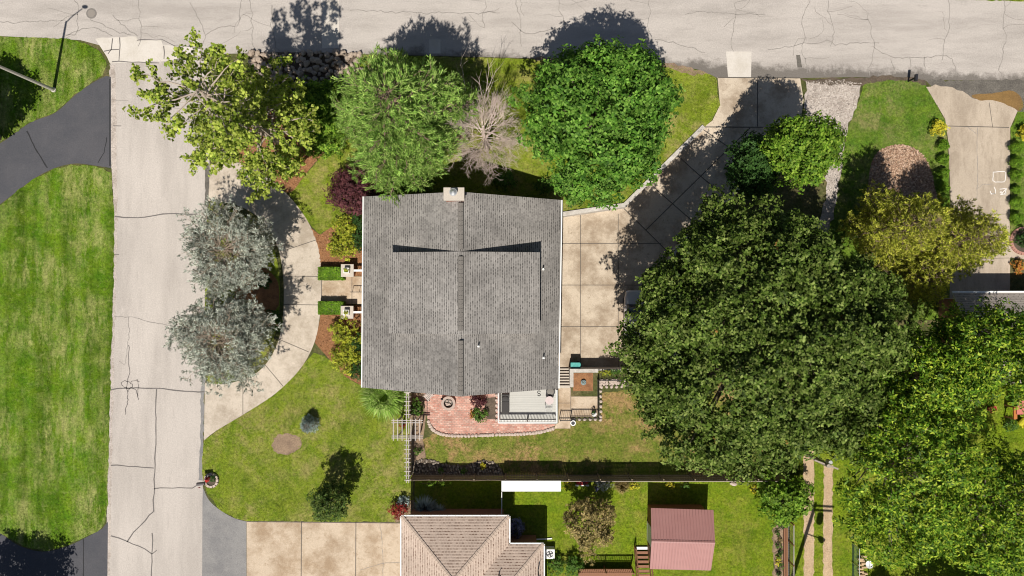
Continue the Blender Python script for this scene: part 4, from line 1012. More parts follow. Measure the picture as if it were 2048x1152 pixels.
def deck():
    a, b = G(1000, 776, .5), G(1114, 846, .5); z = .5
    d = thing('deck', ((a.x + b.x) / 2, (a.y + b.y) / 2, 0), 'pale grey timber deck with white railing below the grey roof', 'deck')
    MB().box(V((a.x + b.x) / 2, (a.y + b.y) / 2, z - .04), (b.x - a.x, a.y - b.y, .08)).build('floor', M['deck'], d)
    MB().box(V((a.x + b.x) / 2, (a.y + b.y) / 2, .2), (b.x - a.x - .1, a.y - b.y - .1, .4)).build('base', M['white'], d)
    zt = z + 1.0; P = [V(G(997, 0, zt)[0], a.y, 0), V(G(997, 0, zt)[0], G(0, 845.5, zt)[1], 0), V(G(1113.5, 0, zt)[0], G(0, 845.5, zt)[1], 0), V(G(1113.5, 0, zt)[0], a.y, 0)]
    for i in range(3):
        p, q = P[i], P[i + 1]
        MB().bar(p + V(0, 0, zt + .002 * i), q + V(0, 0, zt + .002 * i), .12, .06).build('top_rail', M['railgrey'], d)
        m = MB().bar(p + V(0, 0, z + .12), q + V(0, 0, z + .12), .05, .06).bar(p + V(0, 0, zt - .12), q + V(0, 0, zt - .12), .05, .06)
        k = int((q - p).length / .115)
        for j in range(1, k): m.bar(p.lerp(q, j / k) + V(0, 0, z + .12), p.lerp(q, j / k) + V(0, 0, zt - .12), .03, .03)
        m.build('balusters', M['white'], d)
    mid = P[1].lerp(P[2], .5)
    for p in (P[0], P[1], P[2], P[3], mid): MB().box(V(p.x, p.y, (zt - .05) / 2), (.10, .10, zt - .05)).build('post', M['white'], d)
    # furniture
    z = .5
    c = G(1010, 806, .85); l = thing('lounge_chair', (c.x, c.y, z), 'dark grey cushioned lounge chair on the deck', 'lounge chair')
    x0, x1 = G(1003, 0, .85)[0], G(1018, 0, .85)[0]; yA, yB, yC = G(0, 787, .9)[1], G(0, 803, .9)[1], G(0, 829, .85)[1]
    cu = surf('charcoal_cushion', (.055, .052, .05), .9, .15, 5)
    MB().box(V((x0 + x1) / 2, (yB + yC) / 2, z + .33), (x1 - x0, yB - yC - .02, .13)).build('seat_cushion', cu, l, bevel=.04)
    MB().box(V((x0 + x1) / 2, (yA + yB) / 2, z + .52), (x1 - x0, yA - yB + .06, .12), 0, 0, Matrix.Rotation(.5, 3, 'X')).build('back_cushion', cu, l, bevel=.04)
    MB().blob(V((x0 + x1) / 2, (yA + yB) / 2 - .02, z + .68), (.27, .2, .09), 3, 12, 8, .05).build('pillow', cu, l, True)
    fr = MB()
    for x in (x0 + .03, x1 - .03):
        fr.bar(V(x, yA, z + .25), V(x, yC, z + .25), .04, .04)
        for y in (yA - .1, yC + .1): fr.bar(V(x, y, z), V(x, y, z + .25), .04, .04)
    fr.build('frame', M['iron'], l)
    c = G(1101, 783, .9); t = thing('round_chair', (c.x, c.y, z), 'round dark grey wicker chair in the upper right of the deck', 'chair')
    m = MB(); m.ring((c.x, c.y, z + .36), .30, .36, .07, 22); m.build('rim', M['iron'], t)
    MB().blob(V(c.x, c.y, z + .36), (.32, .32, .07), 8, 14, 8, .06).build('seat', surf('wicker', (.20, .185, .165), .9, .4, 9), t, True)
    MB().tube([V(c.x - .3, c.y + .1, z + .4), V(c.x - .2, c.y + .32, z + .7), V(c.x + .2, c.y + .32, z + .7), V(c.x + .3, c.y + .1, z + .4)], .03, 7).build('back', M['iron'], t)
    lg = MB()
    for k in range(4): lg.bar(V(c.x + .24 * math.cos(k * 1.57 + .7), c.y + .24 * math.sin(k * 1.57 + .7), z), V(c.x + .2 * math.cos(k * 1.57 + .7), c.y + .2 * math.sin(k * 1.57 + .7), z + .36), .03, .03)
    lg.build('legs', M['iron'], t)
    c = G(1099, 801, 1.15); t = thing('round_table', (c.x, c.y, z), 'small round pale pink table on the deck', 'table')
    MB().cyl((c.x, c.y, z + .62), .33, .03, 26).build('table_top', surf('pinkish_top', (.55, .46, .44), .6, .08, 3), t)
    lg = MB()
    for k in range(3): lg.tube([V(c.x + .3 * math.cos(k * 2.09), c.y + .3 * math.sin(k * 2.09), z), V(c.x, c.y, z + .3), V(c.x + .22 * math.cos(k * 2.09), c.y + .22 * math.sin(k * 2.09), z + .62)], .018, 6)
    lg.build('legs', M['iron'], t)
    c = G(1097, 817, .9); t = thing('wire_chair', (c.x, c.y, z), 'thin white wire chair below the round pink table', 'chair')
    m = MB(); w_ = .26
    for s in (-1, 1):
        m.tube([V(c.x + s * w_, c.y - .3, z), V(c.x + s * w_, c.y - .26, z + .42), V(c.x + s * w_, c.y + .25, z + .42), V(c.x + s * w_, c.y + .3, z)], .014, 6)
    for k in range(6): m.tube([V(c.x - w_, c.y - .24 + k * .1, z + .42), V(c.x + w_, c.y - .24 + k * .1, z + .42)], .009, 5)
    m.build('seat_frame', M['steel'], t)
    m = MB()
    for k in range(4): m.tube([V(c.x - .2 + k * .13, c.y - .27, z + .42), V(c.x - .2 + k * .13, c.y - .36, z + .85)], .010, 5)
    m.tube([V(c.x - .26, c.y - .36, z + .85), V(c.x + .26, c.y - .36, z + .85)], .014, 6); m.build('backrest', M['steel'], t)
    c = G(1078, 787, .52)
    pts = [(.12, .12), (0, .2), (-.12, .12), (-.06, .0), (.06, -.02), (.12, -.12), (0, -.2), (-.12, -.12)]
    tag(MB().tube([V(c.x + x, c.y + y, z + .03) for x, y in catmull(pts, False, 4)], .022, 6).build('hook', M['iron']), 'black curled S shaped hook lying on the deck', 'hook')
deck()

def fire_pit():
    c = G(897, 806, .15); f = thing('fire_pit', (c.x, c.y, 0), 'round stone fire pit ring on the brick patio', 'fire pit')
    MB().ring((c.x, c.y, .02), .37, .56, .34, 28).build('stone_ring', surf('pit_stone', (.42, .33, .28), .9, .3, 5), f)
    MB().cyl((c.x, c.y, .022), .37, .03, 24).build('ash', M['dirt'], f)
    m = MB(); rr = random.Random(4)
    for i in range(9): m.blob(V(c.x + rr.uniform(-.2, .2), c.y + rr.uniform(-.2, .2), .12), (.1, .08, .07), i, 7, 5)
    m.build('stones', M['stone'], f)
    c = G(885, 796); tag(MB().cyl((c.x, c.y, .022), .05, .5, 8).blob((c.x, c.y, .55), .09, 2).build('lantern', M['iron']), 'small black lantern stake beside the fire pit', 'lantern')
    # folded white chair under the eave
    c = G(857, 792, .5); t = thing('garden_chair', (c.x, c.y, 0), 'slatted white garden chair half under the grey eave', 'chair')
    m = MB(); R = Matrix.Rotation(.8, 3, 'Z')
    for k in range(6): p = R @ V(-.28 + k * .11, 0, 0); m.box(V(c.x + p.x, c.y + p.y, .42), (.07, .5, .03), .8)
    m.build('seat', M['trellis'], t); m = MB()
    for sx in (-1, 1):
        for sy in (-1, 1): p = R @ V(sx * .26, sy * .24, 0); m.box(V(c.x + p.x, c.y + p.y, .2), (.05, .05, .4), .8)
    m.build('legs', M['white'], t)
    m = MB(); 
    for k in range(5): p = R @ V(-.24 + k * .12, .3, 0); m.box(V(c.x + p.x, c.y + p.y, .65), (.08, .03, .5), .8)
    m.build('backrest', M['trellis'], t)
fire_pit()

# ------------------------------------------------------------------ stones
def rock_meshes(n, mat, amp=.22, seed=0):
    out = []
    for i in range(n):
        m = MB().blob((0, 0, 0), (1, 1, 1), seed + i, 9, 6, amp); me = bpy.data.meshes.new('rock')
        me.from_pydata(m.v, [], m.f); me.materials.append(mat); me.polygons.foreach_set('use_smooth', [True] * len(m.f)); me.update(); out.append(me)
    return out
RK = rock_meshes(6, M['rock']); RKD = rock_meshes(5, M['rockd'], .2, 20); RKS = rock_meshes(4, M['stone'], .12, 40)
def put_rock(name, meshes, p, s, rr, label, cat, group):
    o = link(name, rr.choice(meshes)); o.location = p; o.scale = s; o.rotation_euler = (rr.uniform(-.3, .3), rr.uniform(-.3, .3), rr.uniform(0, 6.3))
    return tag(o, label, cat, group)
rr = random.Random(9); cnt = 0; placed = []
while cnt < 190:
    x, y = rr.uniform(498, 722), rr.uniform(106, 196)
    if not in_poly(np.array([x]), np.array([y]), RKB)[0]: continue
    r = rr.uniform(4.0, 8.0)
    if any((x - a) ** 2 + (y - b) ** 2 < (.72 * (r + c)) ** 2 for a, b, c in placed):
        cnt += .15; continue
    placed.append((x, y, r)); cnt += 1
    p = G(x, y); q = r * S
    put_rock('boulder', RK, V(p.x, p.y, .12 + q * .25), (q, q * rr.uniform(.75, 1.1), q * .7), rr, 'grey brown boulder on the shaded rock slope beside the road', 'boulder', 'boulders on the rock slope by the road')
cnt = 0; placed = []
while cnt < 110:
    x, y = rr.uniform(826, 1008), rr.uniform(916, 947)
    if not in_poly(np.array([x]), np.array([y]), BKB)[0]: continue
    r = rr.uniform(2.2, 4.0)
    if any((x - a) ** 2 + (y - b) ** 2 < (.8 * (r + c)) ** 2 for a, b, c in placed):
        cnt += .15; continue
    placed.append((x, y, r)); cnt += 1
    p = G(x, y); q = r * S
    put_rock('river_stone', RKD, V(p.x, p.y, .03 + q * .3), (q, q * .85, q * .6), rr, 'dark rounded stone in the shaded bed along the wooden fence', 'stone', 'stones in the bed along the fence')
EDGE = catmull([(857, 843), (864, 857), (880, 867), (905, 871), (950, 871), (1000, 869), (1040, 868), (1080, 864), (1106, 857)], False, 20)
def along(path, step):
    out = [path[0]]; acc = 0
    for a, b in zip(path, path[1:]):
        L = math.hypot(b[0] - a[0], b[1] - a[1]); acc += L
        if acc >= step: out.append(b); acc = 0
    return out
for x, y in along(EDGE, 5.0):
    p = G(x, y); put_rock('edging_stone', RKS, V(p.x, p.y, .05), (.155, .14, .09), rr, 'pale scalloped edging stone along the curved brick patio', 'edging stone', 'edging stones of the brick patio')
for x, y in along([(993, 790), (993, 800), (993, 810), (993, 820), (993, 830), (993, 840)], 6):
    p = G(x, y); put_rock('edging_stone', RKS, V(p.x, p.y, .07), (.12, .12, .09), rr, 'pale edging stone between planting square and deck', 'edging stone', 'edging stones beside the deck')
for x, y in along(ragged([(1201, 762), (1201, 838), (1143, 839)], .5, 5, 2, False), 6) + along(ragged([(1203, 774), (1258, 772)], .6, 5, 4, False), 6):
    p = G(x, y); put_rock('edging_stone', RKS, V(p.x, p.y, .05), (.14, .12, .09), rr, 'pale rough stone edging the lawn outside the black iron fence', 'edging stone', 'stones outside the iron fence')
for _ in range(46):
    p = G(rr.uniform(1199, 1256), rr.uniform(760, 770)); put_rock('bed_stone', RKS, V(p.x, p.y, .05), (rr.uniform(.08, .16), .1, .07), rr, 'small tan stone inside the fenced strip below the court', 'stone', 'stones in the fenced strip')
for i in range(40):
    t = math.pi * i / 40 - math.pi / 2
# brick ring bed at the right edge
def brick_bed():
    c = G(2046, 482); b = thing('brick_edging', (c.x, c.y, 0), 'curved red brick edging of a planting bed at the right edge', 'edging')
    m = MB()
    for i in range(30):
        t = 2 * math.pi * i / 30
        m.box(V(c.x + 1.0 * math.cos(t), c.y + 1.0 * math.sin(t), .07), (.24, .18, .14), t)
    m.build('bricks', surf('pinkish_brick', (.42, .22, .17), .9, .25, 5), b)
    m = MB().cyl((c.x, c.y, .0), .88, .05, 24); m.build('soil', M['bedrock'], b)
brick_bed()
def mailboxes():
    # one at the upper road
    c = G(1831, 156, 1.1); t = thing('mailbox', (G(1816, 163).x, G(1816, 163).y, 0), 'black mailbox on a post at the edge of the upper road', 'mailbox')
    def box(c, L, wd, ang, mat, parent):
        m = MB(); n = 8; M3 = Matrix.Rotation(ang, 3, 'Z'); vs = []
        prof = [(-wd / 2, 0)] + [(-wd / 2 * math.cos(math.pi * i / n), .12 + wd / 2 * math.sin(math.pi * i / n)) for i in range(n + 1)] + [(wd / 2, 0)]
        for s in (-1, 1): vs += [Vector(c) + M3 @ V(s * L / 2, x, z) for x, z in prof]
        k = len(prof)
        m.add(vs, [(i, i + 1, i + 1 + k, i + k) for i in range(k - 1)] + [tuple(reversed(range(k))), tuple(range(k, 2 * k)), (0, k, 2 * k - 1, k - 1)])
        return m.build('box', mat, parent)
    box(c, .5, .22, math.pi / 2 - .1, M['black'], t)
    b = G(1816, 163)
    MB().bar((b.x, b.y, 0), (b.x, b.y, 1.15), .1, .1).build('post', M['iron'], t)
    MB().bar((b.x, b.y, 1.02), (c.x + .05, c.y, 1.06), .08, .06).build('arm', M['iron'], t)
    # one at the side street with a ring of stones
    c = G(403, 967, 1.1); b = G(413, 962); t = thing('mailbox', (b.x, b.y, 0), 'dark mailbox above a round flower bed by the side street', 'mailbox')
    box(c, .62, .24, .1, surf('dark_grey_metal', (.10, .085, .085), .5, .15, 4), t)
    MB().bar((b.x, b.y, 0), (b.x, b.y, 1.1), .1, .1).build('post', M['iron'], t)
    MB().bar((b.x, b.y, 1.06), (c.x, c.y, 1.08), .1, .05).build('arm', M['iron'], t)
    MB().box(V(b.x - .02, b.y - .17, 1.25), (.14, .02, .2)).build('flag', M['red'], t)
    c = G(423.5, 960); tag(MB().cyl((c.x, c.y, .0), .42, .10, 20).build('soil', M['bedrock']), 'dark soil inside the ring of pale blocks below the mailbox', 'soil', kind='structure')
    for i in range(12):
        a = 2 * math.pi * i / 12
        o = tag(MB().box(V(c.x + .50 * math.cos(a), c.y + .50 * math.sin(a), .10), (.20, .235, .20), a).build('edging_block', M['stone'], bevel=.03), 'pale curved block in the ring around the mailbox flower bed', 'edging block', 'blocks around the mailbox bed')
    leafball('flowers', G(414, 959, .5), (.24, .22, .2), 90, .1, leaf_mat('red_flowers', [(.45, .02, .02), (.62, .05, .04)], .1), 3, label='red flowers in the round bed under the mailbox', cat='flowers')
    leafball('bedding_plant', G(424, 957, .3), (.3, .3, .2), 160, .1, M['lf_dark'], 4, label='dark green bedding plant within the stone ring at the mailbox', cat='plant')
def lamp():
    b = G(108, 180); t = thing('street_lamp', b, 'tall street lamp with curved arm on the upper left lawn', 'street lamp')
    top = b + V(0, 0, 9.6)
    MB().tube([b, b + V(0, 0, 4.8), top], [.14, .11, .08], 10).build('pole', M['lamp'], t)
    MB().cyl(b, .2, .12, 12).build('base', M['lamp'], t)
    e = top + V(1.25, .85, .35)
    MB().tube([top + V(0, 0, -.1), top + V(.5, .36, .2), e], [.05, .045, .04], 8).build('arm', M['lamp'], t)
    MB().blob(e + V(.22, .15, 0), (.26, .15, .08), 3, 12, 8, .03).build('lamp_head', M['lamp'], t, True)
lamp()
def poles():
    b = G(1549, 871); t = thing('utility_pole', b, 'grey wooden utility pole leaning out from under the big oak', 'utility pole')
    MB().tube([b, b + V(0, 0, 5), b + V(0, 0, 9.6)], [.19, .17, .13], 10).build('pole', M['pole'], t)
    MB().bar(b + V(-.8, .3, 9.2), b + V(.8, -.3, 9.2), .1, .12).build('crossarm', M['pole'], t)
    MB().cyl(b + V(.35, .1, 8.6), .14, .5, 10).build('transformer', M['steel'], t)
    b = G(1580, 1168); t = thing('utility_pole', b, 'utility pole below the frame casting its shadow over the wheel tracks', 'utility pole')
    e = b + V(.9, 0, 11.4)
    MB().tube([b, b.lerp(e, .5), e], [.17, .15, .12], 10).build('pole', M['pole'], t)
    MB().bar(e + V(-.3, 0, -.3), e + V(1.5, -.1, -.3), .12, .14).build('crossarm', M['pole'], t)
    MB().bar(e + V(-.4, 0, -.9), e + V(1.4, -.1, -.9), .12, .14).build('crossarm', M['pole'], t)
    MB().cyl(e + V(.55, 0, -2.6), .27, .9, 12).build('transformer', M['steel'], t)
    MB().bar(e + V(-.4, 0, -4.2), e + V(.9, 0, -5.0), .06, .06).build('lamp_arm', M['steel'], t)
    MB().blob(e + V(.95, 0, -5.1), (.25, .25, .2), 2).build('lamp_head', M['steel'], t, True)
poles()
def bins():
    z = DZ; a, b = G(1141, 725, z + 1.1), G(1161, 740, z + 1.1)
    c = (a + b) / 2; t = thing('wheelie_bin', (c.x, c.y, z), 'teal plastic wheeled rubbish bin at the foot of the steps', 'rubbish bin')
    m = MB(); w_, d = .70, .52
    vs = [V(c.x + x * w_ / 2 * k, c.y + y * d / 2 * k, zz) for zz, k in ((z + .06, .8), (z + 1.0, 1)) for x, y in ((-1, -1), (1, -1), (1, 1), (-1, 1))]
    m.add(vs, [(3, 2, 1, 0), (4, 5, 6, 7), (0, 1, 5, 4), (1, 2, 6, 5), (2, 3, 7, 6), (3, 0, 4, 7)]); m.build('body', M['teal'], t, bevel=.03)
    MB().box(V(c.x, c.y, z + 1.045), (w_ + .08, d + .08, .07)).build('lid', M['teal'], t, bevel=.03)
    MB().bar((c.x + .42, c.y - .2, z + .95), (c.x + .42, c.y + .2, z + .95), .04, .04).build('handle', M['teal'], t)
    for s in (-1, 1): MB().tube([V(c.x + .3, c.y + s * .24, z + .1), V(c.x + .3, c.y + s * .30, z + .1)], .1, 12).build('wheel', M['black'], t)
    # small pots
    c = G(1146, 846, .3); t = thing('plant_pot', (c.x, c.y, 0), 'round white rimmed plant pot at the corner of the slab', 'plant pot')
    MB().cyl((c.x, c.y, .02), .14, .32, 16, 0, .2).ring((c.x, c.y, .32), .15, .22, .05, 18).build('pot', M['white'], t); MB().cyl((c.x, c.y, .34), .16, .012, 14).build('soil', M['black'], t)
    c = G(1188, 828, .3); t = thing('plant_pot', (c.x, c.y, 0), 'white pot with a dark plant inside the iron fence corner', 'plant pot')
    MB().cyl((c.x, c.y, .02), .14, .34, 16, 0, .2).build('pot', M['white'], t); leafball('plant', V(c.x - .06, c.y + .12, .5), (.2, .2, .18), 60, .1, M['lf_dark'], 9, parent=t)
    c = G(1167, 765, .15); t = thing('bird_bath', (c.x, c.y, .018), 'round blue grey metal bowl on the small mulch square', 'bowl')
    MB().ring((c.x, c.y, .05), .16, .21, .14, 20).build('rim', surf('slate_metal', (.20, .26, .28), .6, .2, 5), t); MB().cyl((c.x, c.y, .03), .2, .05, 18).build('base', M['lf_spruce'], t)
    leafball('succulent', V(c.x, c.y, .2), (.17, .17, .1), 40, .12, M['lf_spruce'], 5, parent=t)
def yard_things():
    # deck stairs in the lower neighbour's yard
    t = thing('wooden_stairs', G(1285, 1120), 'brown wooden stairs with a white bottom step beside the red roofed shed', 'stairs')
    x0, x1 = G(1271, 0, .6)[0], G(1299, 0, .6)[0]; n = 8
    for i in range(n):
        z = .16 * (i + 1); y = G(0, 1096, .1)[1] - i * .30
        tr = MB().box(V((x0 + x1) / 2, y, z), (x1 - x0 - .16, .235, .045))
        tr.build('tread', M['redwood'] if i else M['white'], t)
    for x in (x0, x1):
        MB().bar(V(x, G(0, 1092)[1], .1), V(x, G(0, 1092)[1] - n * .30, .16 * n + .1), .06, .26).build('stringer', M['redwood'], t)
        m = MB().bar(V(x, G(0, 1090)[1], 1.0), V(x, G(0, 1090)[1] - n * .30, .16 * n + 1.0), .09, .04)
        for k in (0, .5, 1): m.bar(V(x, G(0, 1090)[1] - k * n * .30, .1 + k * .16 * n), V(x, G(0, 1090)[1] - k * n * .3, 1.05 + k * .16 * n), .08, .08)
        m.build('handrail', M['redwood'], t)
    z = .62; d = thing('wooden_deck', G(1215, 1165), 'brown deck with balustrade in the shade below the two round shrubs', 'deck')
    a, b = G(1158, 1147, z + .9), G(1268, 1147, z + .9)
    MB().box(V((a.x + b.x) / 2, a.y - 1.6, z - .04), (b.x - a.x, 3.2, .08)).build('floor', M['redwood'], d)
    MB().bar(V(a.x, a.y, z + .9), V(b.x, b.y, z + .9), .11, .05).build('top_rail', M['redwood'], d)
    m = MB().bar(V(a.x, a.y, z + .1), V(b.x, b.y, z + .1), .05, .08)
    k = int((b.x - a.x) / .14)
    for j in range(1, k): m.bar(V(a.x + (b.x - a.x) * j / k, a.y, z + .1), V(a.x + (b.x - a.x) * j / k, a.y, z + .88), .035, .035)
    m.build('balusters', M['redwood'], d)
    for q in (0, .5, 1): MB().box(V(a.x + (b.x - a.x) * q, a.y - .004, (z + 1.0) / 2), (.10, .10, z + 1.0)).build('post', M['redwood'], d)
    # ride on toy
    c = G(1165, 966, .3); t = thing('ride_on_toy', (c.x, c.y, 0), 'red ride on toy car with white wheels by the wooden fence', 'toy car')
    MB().blob(V(c.x, c.y + .02, .26), (.48, .2, .15), 5, 14, 8, .06).build('body', M['red'], t, True)
    MB().box(V(c.x - .12, c.y + .02, .44), (.3, .3, .10)).build('seat', M['red'], t, bevel=.03)
    MB().tube([V(c.x + .2, c.y + .02, .3), V(c.x + .12, c.y + .02, .55)], .02, 6).ring((c.x + .12, c.y + .02, .55), .08, .12, .02, 14).build('steering_wheel', M['black'], t)
    MB().bar(V(c.x - .2, c.y - .22, .18), V(c.x + .16, c.y - .22, .18), .1, .04).build('running_board', M['white'], t)
    for sx in (-.42, .40):
        for sy in (-1, 1):
            wl_ = MB().tube([V(c.x + sx, c.y + sy * .18, .15), V(c.x + sx, c.y + sy * .27, .15)], .15, 14).build('wheel', M['white'], t)
            MB().tube([V(c.x + sx, c.y + sy * .265, .15), V(c.x + sx, c.y + sy * .28, .15)], .05, 10).build('hub', M['black'], t)
    # low railing fence on the right of the lower lawn
    f = thing('low_fence', G(1577, 1110), 'low whitewashed picket fence along the weedy bed', 'fence')
    x = G(1576, 0)[0]; ya = G(0, 1040)[1]; yb = G(0, 1200)[1]; hh = 1.15
    L = ya - yb; n = 4
    for i in range(n + 1): MB().box(V(x, ya - L * i / n, .62), (.09, .09, 1.24)).build('post', M['redwood'], f)
    for i in range(n):
        y0, y1 = ya - L * i / n - .05, ya - L * (i + 1) / n + .05; m = MB()
        for zz in (.15, hh): m.bar(V(x, y0, zz), V(x, y1, zz), .05, .08)
        k = int((y0 - y1) / .17)
        for j in range(1, k): m.bar(V(x, y0 + (y1 - y0) * j / k, .15), V(x, y0 + (y1 - y0) * j / k, hh), .05, .025)
        m.build('picket_panel', M['trellis'], f)
    for px, lab in ((1567.5, 'brown timber sleeper edging the weedy bed'), (1572, 'reddish timber plank laid along the low fence')):
        tag(MB().bar(V(G(px, 0)[0], G(0, 1052)[1], .12), V(G(px, 0)[0], G(0, 1200)[1], .12), .11, .2).build('timber', M['redwood']), lab, 'timber')
    # chain link fence
    f = thing('wire_fence', G(1703, 1130), 'green tinted wire mesh fence with a steel top rail at the lower right', 'fence')
    x = G(1704, 0)[0]; ya = G(0, 1086)[1]; yb = G(0, 1200)[1]; hh = 1.2
    MB().bar(V(x, ya, hh), V(x, yb, hh), .05, .05).build('top_rail', M['steel'], f)
    for i in range(4): MB().cyl((x, ya + (yb - ya) * i / 3, 0), .035, hh + .05, 8).build('post', M['steel'], f)
    m = MB(); s = .11; k = int((ya - yb) / s)
    for j in range(-11, k):
        y0 = ya - j * s; n_ = 11
        a0 = max(0, -j); a1 = min(n_, k - j)
        if a1 > a0:
            m.bar(V(x - .004, ya - (j + a0) * s, .04 + a0 * s * .93), V(x - .004, ya - (j + a1) * s, .04 + a1 * s * .93), .008, .008)
            m.bar(V(x + .004, ya - (j + a0) * s, hh - .03 - a0 * s * .93), V(x + .004, ya - (j + a1) * s, hh - .03 - a1 * s * .93), .008, .008)
    m.build('mesh', surf('green_wire', (.14, .24, .15), .5, .1, 3), f)
    # satellite dish and log pile
    c = G(1739, 1130, 1.6); b = V(c.x - .15, c.y + .35, 0); t = thing('satellite_dish', (b.x, b.y, 0), 'round white satellite dish on a short pole', 'satellite dish')
    MB().tube([b, b + V(0, 0, 1.4), V(c.x, c.y, 1.5)], .03, 8).build('pole', M['steel'], t)
    m = MB(); n_ = 20; vs = [V(c.x, c.y, 1.52)]; fs = []
    tl = Matrix.Rotation(-.25, 3, 'X')
    for r_, z_ in ((.15, .02), (.29, .08)):
        for j in range(n_): vs.append(V(c.x, c.y, 1.52) + tl @ V(r_ * math.cos(2 * math.pi * j / n_), r_ * math.sin(2 * math.pi * j / n_), z_))
    for j in range(n_):
        k = (j + 1) % n_; fs += [(0, 1 + j, 1 + k), (1 + j, 1 + n_ + j, 1 + n_ + k, 1 + k)]
    m.add(vs, fs).build('dish', M['whiteroof'], t, True)
    MB().tube([V(c.x, c.y - .2, 1.56), V(c.x + .03, c.y - .02, 1.85)], .012, 6).blob(V(c.x + .03, c.y, 1.87), .04, 2, 8, 6).build('receiver', M['iron'], t)
    rr = random.Random(6)
    wood = surf('cut_log', (.50, .36, .22), .9, .25, 6)
    for i in range(16):
        c = G(1723 + rr.uniform(-5, 5), 1112 + i * 4.2)
        o = tag(MB().tube([V(c.x - .22, c.y + rr.uniform(-.05, .05), .12 + .1 * (i % 2)), V(c.x + .22, c.y + rr.uniform(-.05, .05), .12 + .1 * (i % 2))], rr.uniform(.07, .11), 9).build('log', wood), 'short pale cut log in the pile beside the satellite dish', 'log', 'logs in the pile')
    # playset at the right edge
    a = G(2030, 815, 1.2); t = thing('play_frame', G(2045, 830), 'orange brown wooden play frame with a red roof at the right edge', 'play frame')
    MB().bar(V(a.x, a.y, 1.2), V(a.x, G(0, 838, 1.2)[1], 1.2), .26, .14).build('beam', surf('orange_timber', (.44, .16, .04), .7, .2, 4), t)
    m = MB()
    for dx in (0, 1.6):
        for y in (a.y, G(0, 838, 1.2)[1]): m.box(V(a.x + dx, y, .6), (.1, .1, 1.2))
    m.build('posts', M['redwood'], t)
    c = G(2043, 815, 1.4); m = MB().box(V(c.x + .3, c.y, 1.35), (1.3, 1.1, .06)); m.build('platform', surf('salmon_panel', (.52, .17, .13), .6, .1, 3), t)
    c = G(2046, 839, .6); MB().tube([V(c.x + .2, c.y + .5, 1.3), V(c.x + .1, c.y, .6), V(c.x, c.y - .4, .3)], .2, 10).build('slide', M['fl_yel'], t)
    c = G(1984, 819, .3); t = thing('toy_wagon', (c.x, c.y, 0), 'small red toy wagon on the sunny grass gap among lime green trees', 'wagon')
    m = MB().box(V(c.x, c.y, .24), (.62, .42, .04), .3)
    for s in (-1, 1):
        p = Matrix.Rotation(.3, 3, 'Z') @ V(0, s * .2, 0); m.box(V(c.x + p.x, c.y + p.y, .34), (.62, .03, .2), .3)
        p = Matrix.Rotation(.3, 3, 'Z') @ V(s * .3, 0, 0); m.box(V(c.x + p.x, c.y + p.y, .34), (.03, .37, .2), .3)
    m.build('tray', surf('salmon_red', (.55, .12, .08), .5, .1, 3), t)
    for sx in (-.2, .2):
        for sy in (-1, 1):
            p = Matrix.Rotation(.3, 3, 'Z') @ V(sx, sy * .2, 0); MB().tube([V(c.x + p.x, c.y + p.y - .02, .1), V(c.x + p.x, c.y + p.y + .02, .1)], .1, 10).build('wheel', M['black'], t)
    # vehicle peeping out from under the oak
    car()
    # manhole, drain
    c = G(183, 27); t = thing('manhole_cover', (c.x, c.y, .008), 'round iron manhole cover with a patched concrete ring in the upper road', 'manhole cover')
    MB().cyl((c.x, c.y, .006), .30, .02, 22).build('lid', surf('cast_iron', (.25, .22, .19), .8, .2, 9), t); MB().ring((c.x, c.y, .005), .305, .42, .014, 24).build('frame', surf('ring_concrete', (.20, .18, .16), .9, .3, 6), t)
    c = G(393, 86); t = thing('drain_cover', (c.x, c.y, .008), 'small square concrete drain cover in the road corner', 'drain cover')
    MB().box(V(c.x, c.y, .02), (.52, .5, .03)).build('slab', M['patch'], t); MB().cyl((c.x, c.y, .035), .08, .012, 12).build('plug', M['iron'], t)
    # chalk marks
    ch = surf('chalk', (.80, .77, .74), .95, .15, 12, world=True)
    def chalk(paths, label):
        m = MB()
        for p in paths:
            s = strip(ragged(p, .25, 4, 1, False), 1.2, 0); n = len(s) // 2; pts = [G(*q) for q in s]
            m.add([(q.x, q.y, .026) for q in pts], [(i, i + 1, 2 * n - 2 - i, 2 * n - 1 - i) for i in range(n - 1)])
        tag(m.build('chalk_drawing', ch), label, 'chalk drawing')
    chalk([[(1986, 344), (2009, 343), (2011, 346), (2010, 361), (2007, 364), (1990, 364), (1985, 361), (1986, 344)]], 'white chalk square on the far right driveway')
    chalk([[(1988, 374), (1991, 380), (1991, 386), (1986, 388), (1981, 386), (1980, 382)], [(1981, 388), (1989, 387)]], 'white chalk squiggle below the chalk square')
    chalk([[(1999, 378), (2012, 377), (2003, 387), (1999, 384)], [(2001, 382), (2007, 389), (2012, 384)], [(2013, 377), (2010, 386)], [(2000, 389), (2012, 388)]], 'white chalk scribble nearest the right hand grass edge')
